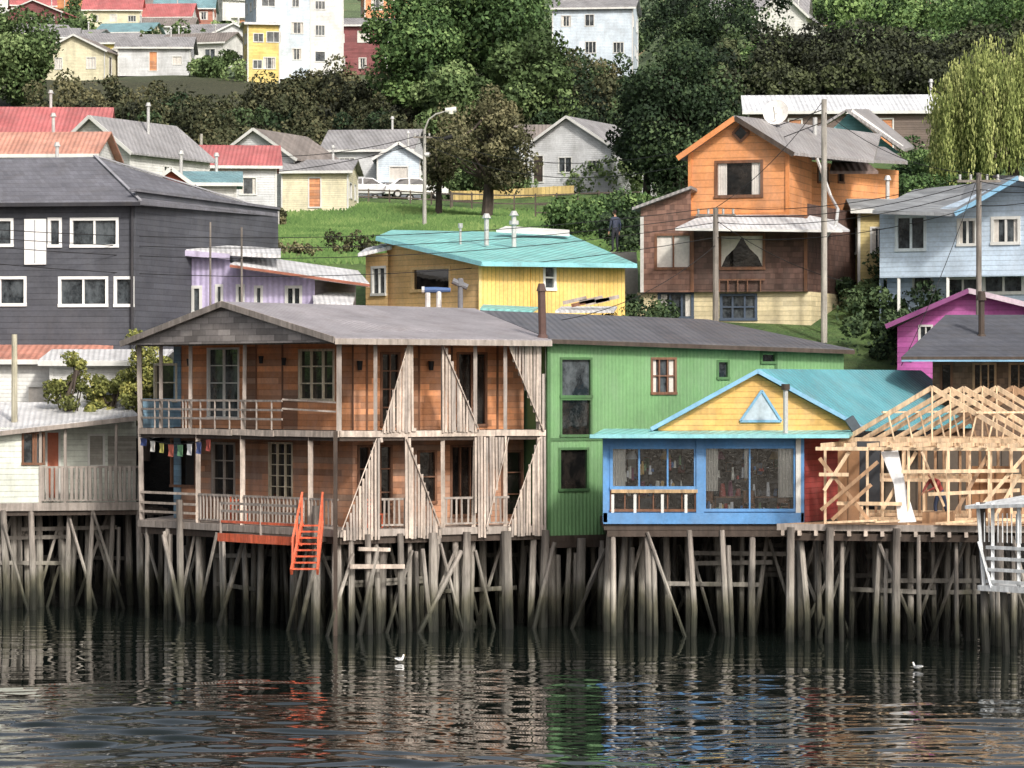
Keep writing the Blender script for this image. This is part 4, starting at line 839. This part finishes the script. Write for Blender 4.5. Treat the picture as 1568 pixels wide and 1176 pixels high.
wallsF=[whitew,ltw,palb,crw,yew,orw,terrac,whitew,maroon]; roofsF=[gr,redr,wfr,gbr,gr,tealr,redr]
for (px,D,w,rise,wl,rf,ax) in ((130,342,6.5,1.6,crw,gbr,'y'),(240,345,7.5,1.3,ltw,gr,'x'),(165,372,7,1.3,yew,gr,'x'),(250,380,9,1.2,palb,gr,'x'),(80,385,6,1.3,crw,gr,'x'),(310,372,8,1.3,whitew,gbr,'x'),(120,405,7,1.2,palb,gr,'x'),(350,395,6,1.5,ltw,wfr,'y'),(200,425,7,1.4,crw,tealr,'x'),(325,425,6,1.4,palb,gr,'x'),(60,430,7,1.4,whitew,gr,'x'),(260,450,7,1.4,ltw,gbr,'x')):
    house('hillside_house',px,D,w,7,3.1,rise,rgh.uniform(-20,20),wl,rf,ax)
for i in range(34):
    D=rgh.uniform(480,640); px=rgh.uniform(-40,430)
    house('hillside_house',px,D,rgh.uniform(6,9),7,rgh.uniform(3,5.2),rgh.uniform(1.2,2.2),rgh.uniform(-25,25),rgh.choice(wallsF),rgh.choice(roofsF),rgh.choice('xy'))
# ============================================================ STREET, FENCES
def strip(name,pts,w,mat,lift=.05):
    g=G(name,(0,pts[0][1],20)); vs=[];fs=[]
    n=60
    for i in range(n+1):
        t=i/n; x=pts[0][0]+(pts[1][0]-pts[0][0])*t; y=pts[0][1]+(pts[1][1]-pts[0][1])*t
        for k in range(5):
            yy=y-w/2+w*k/4; vs.append((x,yy,float(T(x,yy))+lift))
    for i in range(n):
        for k in range(4): a=i*5+k; fs.append((a,a+5,a+6,a+1))
    g.add('surface',mat,vs,fs); g.done()
strip('hillside_road',((-60,241.5),(14,243)),6,M('asphalt',(88,88,90)),.08)
def fence(name,pxa,pxb,D,h,mat,sp=1.6,solid=False,thick=.08,dz=0):
    xa,xb=X(pxa,D),X(pxb,D); g=G(name,(xa,D,float(T(xa,D)))); x=xa
    while x<xb:
        z=float(T(x,D))+dz; z2=float(T(x+sp,D))+dz; g.beam('posts',mat,(x,D,z-.3),(x,D,z+h),thick+.03)
        for k in((.45,.9) if not solid else ()): g.beam('rails',mat,(x,D-.05,z+h*k),(x+sp,D-.05,z2+h*k),.05,.09)
        if solid:
            g.hexa('panels',mat,[V(x,D-.03,z),V(x+sp,D-.03,z2),V(x+sp,D-.03,z2+h*.95),V(x,D-.03,z+h*.95)],[V(x,D+.02,z),V(x+sp,D+.02,z2),V(x+sp,D+.02,z2+h*.95),V(x,D+.02,z+h*.95)])
        x+=sp
    g.done()
dkf=M('dark_fence',(92,82,72),'planks',p=.2)
fence('roadside_fence',340,700,234,1.0,dkf,1.5)
fence('roadside_fence',690,960,231,1.3,dkf,1.5)
fence('yellow_wall',690,852,238,.7,M('yellow_fence',(190,164,96),'planks',p=.3),1.5,True)
fence('white_fence',340,420,205,1.1,M('grey_fence',(180,178,170),'planks',p=.2),1.2,True)
fence('wooden_fence',820,1050,222,1.2,dkf,1.5,False)
def car(px,D,rgb,yaw=0,name='parked_car',L=4.2):
    cx=X(px,D); z=float(T(cx,D))+.08; g=G(name,(cx,D,z)); pa=M('car_paint_%d_%d'%(rgb[0],rgb[1]),rgb,rough=.25,dirt=.05,spec=.6); gl=glassd; ty=M('tyre',(24,24,24),dirt=0)
    ca,sa=math.cos(yaw),math.sin(yaw); k=L/4.2
    def P(x,y,zz): x*=k; return V(cx+x*ca-y*sa,D+x*sa+y*ca,z+zz)
    prof=[(-2.1,.32,.74),(-2.12,.6,.82),(-2.02,.92,.82),(-1.75,1.0,.8),(-1.25,1.42,.6),(-.6,1.5,.62),(.25,1.46,.62),(1.0,1.0,.8),(1.85,.85,.8),(2.1,.66,.78),(2.12,.34,.74)]
    n=len(prof); vs=[P(a,-c,b) for a,b,c in prof]+[P(a,c,b) for a,b,c in prof]
    g.add('body',pa,vs,[(i,i+1,i+1+n,i+n) for i in range(n-1)]+[(0,1,2,9,10),(2,3,7,8,9),(3,4,5,6,7)]+[(n+10,n+9,n+2,n+1,n),(n+9,n+8,n+7,n+3,n+2),(n+7,n+6,n+5,n+4,n+3)]+[(n-1,0,n,2*n-1)])
    for sy in(-1,1):
        for a in(([-1.5,1.04,.795],[-1.13,1.38,.64],[-.55,1.43,.645],[-.55,1.02,.8]),([-.45,1.02,.8],[-.45,1.43,.645],[.2,1.4,.645],[.8,1.03,.8])):
            g.poly('windows',gl,[P(x,sy*(y+.02),zz) for x,zz,y in a])
        for x in(-1.3,1.3):
            g.cyl('wheels',ty,P(x,sy*.6,.31),P(x,sy*.84,.31),.31,.31,16); g.cyl('wheels',metalp,P(x,sy*.84,.31),P(x,sy*.86,.31),.18,.18,10)
    g.poly('windows',gl,[P(.32,-.55,1.44),P(.32,.55,1.44),P(.96,.7,1.05),P(.96,-.7,1.05)]); g.poly('windows',gl,[P(-1.3,-.52,1.4),P(-1.3,.52,1.4),P(-1.7,.7,1.06),P(-1.7,-.7,1.06)])
    for sy in(-.55,.55): g.poly('lights',M('lamp_lens',(230,225,210),dirt=0),[P(2.13,sy-.15,.6),P(2.13,sy+.15,.6),P(2.11,sy+.15,.72),P(2.11,sy-.15,.72)]); g.poly('lights',M('tail_lens',(160,20,20),dirt=0),[P(-2.13,sy-.15,.7),P(-2.13,sy+.15,.7),P(-2.09,sy+.15,.88),P(-2.09,sy-.15,.88)])
    g.done()
car(502,238.5,(190,40,56),.15); car(565,240,(215,218,222),.1); car(637,238.6,(228,228,226),.12,L=4.6); car(600,244,(120,126,134),.1); car(388,242.5,(150,156,165),.1)
def lamp():
    D=205; cx=X(650,D); z=float(T(cx,D)); g=G('street_lamp',(cx,D,z)); top=Z(198,D); gm=M('concrete_pole',(170,168,160))
    g.cyl('pole',gm,(cx,D,z-.5),(cx,D,top),.14,.09)
    pts=[V(cx,D,top-.6),V(cx+.02,D,top),V(cx+.25,D,top+.6),V(cx+.7,D,top+.95),V(cx+1.4,D,top+1.15)]; g.tube('arm',gm,pts,.05,8)
    h=V(cx+1.65,D,top+1.2); g.cyl('head',M('lamp_grey',(206,206,198)),h-V(.35,0,0.02),h+V(.35,0,.03),.16,.2,12); g.cyl('lens',M('lens_white',(240,238,225),dirt=0),h+V(0,0,-.25),h+V(0,0,-.05),.15,.22,12)
    g.cyl('camera_head',wirem,V(cx+1.2,D,top-.6),V(cx+1.75,D,top-.45),.12,.15,10); g.cyl('camera_head',wirem,V(cx+1.15,D,top-.52),V(cx,D,top-.5),.04,.04,6); g.cyl('camera_head',metalp,V(cx,D,top-1.6),V(cx+.3,D,top-1.6),.16,.16)
    g.beam('crossarm',polem,(cx-.7,D,top-.5),(cx+.5,D,top-.5),.08,.1)
    for q in(-.6,-.3,.3): g.cyl('insulators',metalp,(cx+q,D,top-.45),(cx+q,D,top-.25),.06)
    g.done(); return V(cx,D,top-.3)
lp=lamp()
def pole(px,pyt,pyb,D,r=.12,mat=None,cross=True,fix=False):
    a=S(px,pyt,D); b=S(px,pyb,D); b.z=min(b.z,float(T(b.x,D))) if (pyb>400 and not fix) else b.z
    g=G('utility_pole',b); g.cyl('pole',mat or polem,b,a,r*1.2,r)
    if cross:
        g.beam('crossarm',polem,a+V(-.8,0,-.3),a+V(.8,0,-.3),.08,.09)
        for q in(-.7,-.3,.3,.7): g.cyl('insulators',metalp,a+V(q,0,-.25),a+V(q,0,-.05),.05)
    g.done(); return a
p1=pole(1096,318,495,131.5,.11); p2=pole(1262,152,525,131,.11,M('pale_pole',(168,162,152),'wood'),False); p3=pole(1499,265,512,120.5,.1); p4=pole(22,512,680,116.6,.1,M('cream_pole',(180,174,150),'wood'),False,True); p5=pole(322,340,480,127,.04,None,False); p6=pole(370,348,480,127,.04,None,False)
pole(308,205,240,225,.1,M('pale_pole',(168,162,152),'wood'),False)
def wires():
    g=G('power_lines',(0,125,15))
    def w(a,b,sag,r=.014):
        a=Vector(a);b=Vector(b); g.tube('wires',wirem,[a.lerp(b,i/14)-V(0,0,sag*4*(i/14)*(1-i/14)) for i in range(15)],r,4)
    L1=S(-100,345,122)
    for i,o in enumerate((0,-.3,-.6,-1.2)):
        w(L1+V(0,0,o),p1+V(0,0,o),.8+.1*i); w(p1+V(0,0,o),p3+V(0,0,o),.5); w(p3+V(0,0,o),S(1700,270,112),.3)
    w(p2,p1,.4); w(p2+V(0,0,-.5),p3,.6); w(p2+V(0,0,-.4),lp,2.0,.02); w(p2+V(0,0,-.9),lp+V(0,0,-.6),2.2,.02); w(p1+V(0,0,-.5),S(1290,430,133),.3)
    w(lp,S(200,205,230),1.5,.022); w(lp+V(0,0,-.5),S(-40,215,210),2.2,.022); w(p3,S(1380,560,112),.3)
    w(p1+V(0,0,-1.5),S(860,490,112),.5)
    g.done()
wires()
# ============================================================ VEGETATION
tree('broadleaf_tree',625,288,13.5,9.5,Lgreen,1,34,480,.4,.12)
tree('broadleaf_tree',742,292,17.5,12.5,Lgreen,2,52,520,.42,.1)
tree('broadleaf_tree',815,284,12,8.5,Lgreen2,3,30,440,.4,.1)
tree('broadleaf_tree',690,283,9,8,Lgreen2,33,24,420,.4,.1)
tree('dark_evergreen_tree',1045,236,12.2,9.5,Ldark,4,50,520,.3,.06)
tree('dark_evergreen_tree',990,240,9.0,6,Ldark,5,22,440,.3,.06)
tree('olive_tree',745,218,9.3,8.6,Lolive,6,46,230,.24,.18,(.08,.16))
tree('olive_tree',672,222,6.0,4.5,Lolive,61,16,200,.24,.2,(.1,.18))
tree('broadleaf_tree',25,305,9,9,Lgreen2,7,30,400,.4,.05)
tree('bare_red_tree',140,205,5,4.5,leafmat('leaf_redbrown',(60,44,36),(100,78,62),(134,108,84)),8,18,110,.2,.2,(.1,.18))
tree('yellow_green_shrub',110,118.5,4.1,2.0,Lyel,9,18,260,.13,.15,(.1,.2),zb=5.2)
tree('yellow_green_shrub',222,118.8,5.2,2.6,Lyel,10,24,280,.13,.15,(.1,.2),zb=5.2)
tree('yellow_green_shrub',170,119.5,4.0,2.2,Lyel,13,16,260,.13,.15,(.1,.2),zb=5.2)
bushes('bank_shrubs',60,600,260,298,120,(1.3,2.8),Lbrown,20,.34,420)
bushes('bank_bushes',90,600,258,290,34,(1.2,2.4),Ldark,21,.34,360)
bushes('bank_shrubs',540,960,262,322,80,(1.5,3.0),Lbrown,22,.34,400)
bushes('bank_bushes',840,1180,255,318,70,(1.5,3.2),Ldark,23,.34,400)
bushes('hedge',1130,1600,252,262,110,(1.3,2.8),leafmat('leaf_hedge',(34,38,30),(58,64,46),(88,96,62)),24,.32,440)
bushes('hedge_top',1130,1600,263,270,70,(1.0,1.6),Lgreen,25,.32,380)
bushes('hilltop_bushes',1250,1620,325,375,50,(2,3.6),Lgreen,26,.42,380)
bushes('hilltop_bushes',-60,60,325,352,10,(1.2,2.2),Lgreen2,27,.4,300)
bushes('hilltop_bushes',280,385,325,345,9,(.9,1.6),Lgreen2,271,.36,300)
bushes('hilltop_bushes',640,1130,360,420,55,(2,4.2),Ldark,28,.42,360)
bushes('far_trees',-80,500,380,640,70,(1.3,3.0),Lgreen2,29,.55,160,.5)
bushes('lawn_shrubs',870,990,178,215,30,(.8,1.6),Lgreen,30,.24,320)
bushes('lawn_shrubs',950,1060,150,200,26,(.8,1.7),Ldark,31,.24,320)
bushes('lawn_shrubs',400,700,150,158,20,(.3,.7),Lolive,32,.14,160)
bushes('garden_shrubs',1300,1420,128,150,26,(.6,1.4),Ldark,34,.2,340)
bushes('garden_shrubs',930,1000,128,138,16,(.5,1.0),Ldark,35,.16,260)
bushes('bare_shrubs',850,935,126,129,14,(.3,.8),Lolive,39,.1,200,1.4)
bushes('garden_shrubs',1380,1500,165,195,22,(.6,1.4),Lgreen,36,.2,260)
bushes('roadside_shrubs',40,440,200,230,26,(.4,1.0),Lolive,37,.22,220)
bushes('roadside_shrubs',640,960,246,258,45,(1,2.2),Lgreen2,38,.3,300)
def grass():
    rg=np.random.default_rng(5); n=45000; D=rg.uniform(148,232,n); px=rg.uniform(380,1010,n); x=(px-784)*D/K; z=T(x,D)
    w=rg.uniform(.05,.11,n); h=rg.uniform(.08,.28,n); lx=rg.normal(0,.1,n)
    v=np.stack([np.stack([x-w,D,z-.03],-1),np.stack([x+w,D,z-.03],-1),np.stack([x+w*.3+lx,D+.05,z+h],-1),np.stack([x-w*.3+lx,D+.05,z+h],-1)],1).reshape(-1,3)
    o=npmesh('grass',v,np.arange(4*n).reshape(-1,4),leafmat('grass_blades',(62,94,42),(88,122,56),(122,146,76)))
    at=o.data.attributes.new('shade','FLOAT','FACE'); at.data.foreach_set('value',np.clip(.5+.25*np.sin(x*.7)*np.sin(D*.4)+.15*rg.normal(size=n),0,1).astype(np.float32))
grass()
def willow():
    D=172; cx=X(1548,D); g=G('willow_tree',(cx,D,18)); z0=float(T(cx,D)); top=Z(52,D)
    g.cyl('trunk',bark,(cx,D,z0),(cx+.3,D,z0+4),.4,.28); rg=random.Random(4)
    V_=[];sh=[]
    rgn=np.random.default_rng(9)
    for i in range(460):
        a=rg.uniform(0,2*math.pi); rr=4.3*math.sqrt(rg.uniform(.03,1)); x=cx+rr*math.cos(a); y=D+rr*math.sin(a)*.9; zt=top-.17*rr*rr+rg.uniform(-1.4,.4); ln=rg.uniform(1.8,5.6)
        if i%10==0: g.cyl('branches',bark,(cx+.3,D,z0+3.5),(x,y,zt),.1,.03,5)
        n=int(ln*30); t=np.linspace(0,1,n); s_=rg.uniform(.15,.85)
        P=np.stack([x+.25*np.sin(t*2+i)*t+rgn.normal(0,.12,n),y+rgn.normal(0,.12,n),zt-ln*t],-1); V_.append(P); sh.append(np.clip(s_+rgn.normal(0,.12,n),0,1))
    P=np.concatenate(V_); sh=np.concatenate(sh); n=len(P); a=rgn.normal(0,1,(n,3)); a[:,2]=0; a/=np.linalg.norm(a,axis=1)[:,None]; L=rgn.uniform(.12,.26,n)[:,None]; up=np.array([0,0,1.0])
    v=np.stack([P-a*.04,P-up*L,P+a*.04,P+up*L*.3],1).reshape(-1,3)
    o=npmesh('crown',v,np.arange(4*n).reshape(-1,4),Lwil); at=o.data.attributes.new('shade','FLOAT','FACE'); at.data.foreach_set('value',sh.astype(np.float32)); g.extra.append(o); g.done()
willow()
# ============================================================ PEOPLE & BIRDS
skin_m=M('skin',(196,146,118),dirt=0,var=.04); hairm=M('hair_dark',(40,30,26),dirt=0)
def skinmesh(name,J,E,rad,root):
    me=bpy.data.meshes.new(name); names=list(J); me.from_pydata([J[n] for n in names],[(names.index(a),names.index(b)) for a,b in E],[]); o=bpy.data.objects.new(name,me); scene.collection.objects.link(o)
    bpy.context.view_layer.objects.active=o; md=o.modifiers.new('s','SKIN'); 
    if not me.skin_vertices: 
        with bpy.context.temp_override(object=o,active_object=o): bpy.ops.mesh.customdata_skin_add()
    for i,n in enumerate(names): me.skin_vertices[0].data[i].radius=(rad[n],rad[n]) if not isinstance(rad[n],tuple) else rad[n]; me.skin_vertices[0].data[i].use_root=(n==root)
    o.modifiers.new('sub','SUBSURF').levels=1
    dg=bpy.context.evaluated_depsgraph_get(); m2=bpy.data.meshes.new_from_object(o.evaluated_get(dg)); bpy.data.objects.remove(o); o2=bpy.data.objects.new(name,m2); scene.collection.objects.link(o2); m2.polygons.foreach_set('use_smooth',[True]*len(m2.polygons)); return o2
def person(name,loc,yaw,pose,shirt,trous,hair=None,helmet=None):
    J=dict(pel=(0,0,.95),sp=(0,.0,1.15),ch=(0,.0,1.36),nk=(0,0,1.5),hd=(0,.02,1.58),
      hl=(.1,0,.9),kl=(.11,.03,.5),al=(.12,0,.08),fl=(.13,.17,.03),hr=(-.1,0,.9),kr=(-.11,.03,.5),ar=(-.12,0,.08),fr=(-.13,.17,.03),
      sl=(.19,0,1.42),el=(.25,-.02,1.13),wl=(.26,.08,.88),sr=(-.19,0,1.42),er=(-.25,-.02,1.13),wr=(-.26,.08,.88))
    if pose=='work':
        J.update(sp=(0,.1,1.12),ch=(0,.26,1.27),nk=(0,.37,1.36),hd=(0,.43,1.42),sl=(.19,.28,1.32),sr=(-.19,.28,1.32),el=(.27,.42,1.08),er=(-.26,.48,1.12),wl=(.18,.6,.95),wr=(-.14,.7,1.02),kl=(.12,.12,.5),kr=(-.14,-.08,.48),ar=(-.14,-.3,.08),fr=(-.14,-.14,.03))
    rad=dict(pel=(.15,.11),sp=(.14,.1),ch=(.17,.11),nk=.055,hd=.05,hl=.095,kl=.06,al=.045,fl=.035,hr=.095,kr=.06,ar=.045,fr=.035,sl=.065,el=.045,wl=.03,sr=.065,er=.045,wr=.03)
    E=[('pel','sp'),('sp','ch'),('ch','nk'),('nk','hd'),('pel','hl'),('hl','kl'),('kl','al'),('al','fl'),('pel','hr'),('hr','kr'),('kr','ar'),('ar','fr'),('ch','sl'),('sl','el'),('el','wl'),('ch','sr'),('sr','er'),('er','wr')]
    for sd,w,e,sg in(('L','wl','el',1),('R','wr','er',-1)):
        W_=Vector(J[w]); d=(W_-Vector(J[e])).normalized(); s=d.cross(V(sg,0,0)).normalized(); palm=W_+d*.07; J['p'+sd]=tuple(palm); rad['p'+sd]=(.03,.02); E.append((w,'p'+sd))
        for i,(o,l) in enumerate(((-.028,.07),(-.01,.085),(.01,.08),(.028,.062))):
            a=palm+s*o+d*.02; J[f'f{sd}{i}a']=tuple(a+d*l*.5); J[f'f{sd}{i}b']=tuple(a+d*l+V(-sg,0,0)*.02); rad[f'f{sd}{i}a']=.009; rad[f'f{sd}{i}b']=.008; E+= [('p'+sd,f'f{sd}{i}a'),(f'f{sd}{i}a',f'f{sd}{i}b')]
        J['t'+sd]=tuple(palm-d*.02+s*-.055+d*.04); rad['t'+sd]=.01; E.append(('p'+sd,'t'+sd))
    o=skinmesh('body',J,E,rad,'pel'); me=o.data
    for m in(shirt,trous,skin_m,M('shoe',(40,36,34),dirt=0)): me.materials.append(m)
    lab={}
    for a,b in E:
        if a in('hl','hr') or b in('hl','hr') or a in('kl','kr'): l=1
        elif a in('al','ar'): l=3
        elif a in('nk',) or a in('wl','wr') or a[0] in'pft' and a!='pel': l=2
        else: l=0
        lab[(a,b)]=l
    for p in me.polygons:
        c=p.center; best=9;bl=0
        for (a,b),l in lab.items():
            A=Vector(J[a]);B=Vector(J[b]); t=max(0,min(1,(c-A).dot(B-A)/max(1e-6,(B-A).length_squared))); d=(c-(A+(B-A)*t)).length
            if d<best: best=d;bl=l
        p.material_index=bl
    g=G(name,(0,0,0)); h=Vector(J['hd'])+V(0,.03,.1)
    def ell(part,mat,c,r,nu=16,nv=12,zmin=-2):
        vs=[];fs=[]
        for i in range(nv+1):
            th=math.pi*i/nv
            for j in range(nu):
                ph=2*math.pi*j/nu; v=V(math.sin(th)*math.cos(ph),math.sin(th)*math.sin(ph),math.cos(th))
                if v.z<zmin: v.z=zmin
                w=1-.22*max(0,-v.z) if part=='head' else 1
                vs.append(c+V(v.x*r[0]*w,v.y*r[1]*w,v.z*r[2]))
        for i in range(nv):
            for j in range(nu): fs.append((i*nu+j,i*nu+(j+1)%nu,(i+1)*nu+(j+1)%nu,(i+1)*nu+j))
        g.add(part,mat,vs,fs)
    ell('head',skin_m,h,(.077,.095,.118)); ell('nose',skin_m,h+V(0,.098,-.012),(.013,.02,.022),8,6)
    for sx in(-1,1): ell('ears',skin_m,h+V(sx*.078,0,-.005),(.012,.022,.033),8,6); ell('eyes',hairm,h+V(sx*.03,.086,.012),(.011,.008,.007),8,6)
    ell('mouth',M('lips',(150,80,76),dirt=0),h+V(0,.086,-.052),(.024,.008,.007),8,6)
    if helmet: ell('helmet',helmet,h+V(0,-.005,.03),(.1,.12,.115),16,12,-.1); g.cyl('brim',helmet,h+V(0,.05,.02),h+V(0,.05,.032),.1,.1,16)
    else: ell('hair',hair or hairm,h+V(0,-.018,.018),(.085,.095,.115),16,12,-.5)
    e=g.done(); o.parent=e; e.location=loc; e.rotation_euler=(0,0,yaw)
red=M('red_jacket',(160,62,60),dirt=.2); jeans=M('jeans',(58,74,104),dirt=.2); dk=M('dark_clothes',(44,46,56),dirt=.1); navy=M('navy_jacket',(50,60,84))
person('construction_worker',(X(1440,102.3),102.3,3.66),math.radians(130),'work',red,jeans)
D=139; person('pedestrian',(X(942,D),D,Z(386,D)),math.radians(30),'stand',navy,dk)
def plat():
    D=139; g=G('hillside_steps',S(942,390,D)); 
    for i in range(6): x=X(942,D); g.hexa('steps',M('concrete',(150,148,140)),[V(x-.9,D-1+i*.35-1,9),V(x+.9,D-1+i*.35-1,9),V(x+.9,D-1+i*.35-1,Z(386,139)-.85+i*.17),V(x-.9,D-1+i*.35-1,Z(386,139)-.85+i*.17)],[V(x-.9,D+2,9),V(x+.9,D+2,9),V(x+.9,D+2,Z(386,139)-.85+i*.17),V(x-.9,D+2,Z(386,139)-.85+i*.17)])
    g.done()
plat()
def gull(px,py,sg=1,sc=1):
    D=40000/(py-588); w=M('gull_white',(232,232,230),dirt=0); gy=M('gull_grey',(150,154,160),dirt=0)
    J=dict(b=(0,0,.05),c=(.1*sg,0,.06),n=(.15*sg,0,.12),h=(.17*sg,0,.18),k=(.2*sg,0,.18),t=(-.13*sg,0,.08),t2=(-.22*sg,0,.1)); rad=dict(b=(.07,.06),c=.05,n=.028,h=.032,k=.018,t=.04,t2=.015)
    o=skinmesh('body',J,[('b','c'),('c','n'),('n','h'),('h','k'),('b','t'),('t','t2')],rad,'b'); o.data.materials.append(w)
    g=G('seagull',(0,0,0)); g.cyl('beak',M('beak_yellow',(210,170,60),dirt=0),V(.205*sg,0,.178),V(.25*sg,0,.17),.01,.003,6)
    for s in(-1,1): g.add('wings',gy,[V(.07*sg,s*.055,.1),V(-.05*sg,s*.075,.1),V(-.22*sg,s*.03,.12),V(-.06*sg,s*.05,.13)],[(0,1,2,3)])
    e=g.done(); o.parent=e; e.location=(X(px,D),D,.02); e.scale=(sc,)*3; e.rotation_euler=(0,0,.9*sg)
gull(612,1014,1,1.0); gull(1405,1026,-1,1.0)
# ============================================================ LIGHT, SKY, CAMERA
sd=V(.38,-.74,.62).normalized()
sun=bpy.data.lights.new('sun','SUN'); sun.energy=2.75; sun.angle=math.radians(5); sun.color=(1,.945,.865)
so=bpy.data.objects.new('sun',sun); scene.collection.objects.link(so); so.rotation_euler=sd.to_track_quat('Z','Y').to_euler(); so.location=(0,0,100)
w=bpy.data.worlds.new('World'); scene.world=w; w.use_nodes=True; nt=w.node_tree; sk=nt.nodes.new('ShaderNodeTexSky'); sk.sky_type='NISHITA'; sk.sun_disc=False
sk.sun_elevation=math.asin(sd.z); sk.sun_rotation=math.atan2(sd.x,sd.y); sk.air_density=1.0; sk.dust_density=6; sk.ozone_density=1
hs=nt.nodes.new('ShaderNodeHueSaturation'); hs.inputs['Saturation'].default_value=.5; nt.links.new(sk.outputs[0],hs.inputs['Color'])
bg=nt.nodes['Background']; nt.links.new(hs.outputs[0],bg.inputs[0]); bg.inputs[1].default_value=.15
cam=bpy.data.cameras.new('camera'); co=bpy.data.objects.new('camera',cam); scene.collection.objects.link(co); co.location=(0,0,CH); co.rotation_euler=(math.radians(90),0,0)
cam.sensor_width=36; cam.lens=36*K/1568; cam.clip_end=3000; cam.clip_start=1; scene.camera=co
scene.view_settings.view_transform='Standard'
try: scene.view_settings.look='None'
except: pass
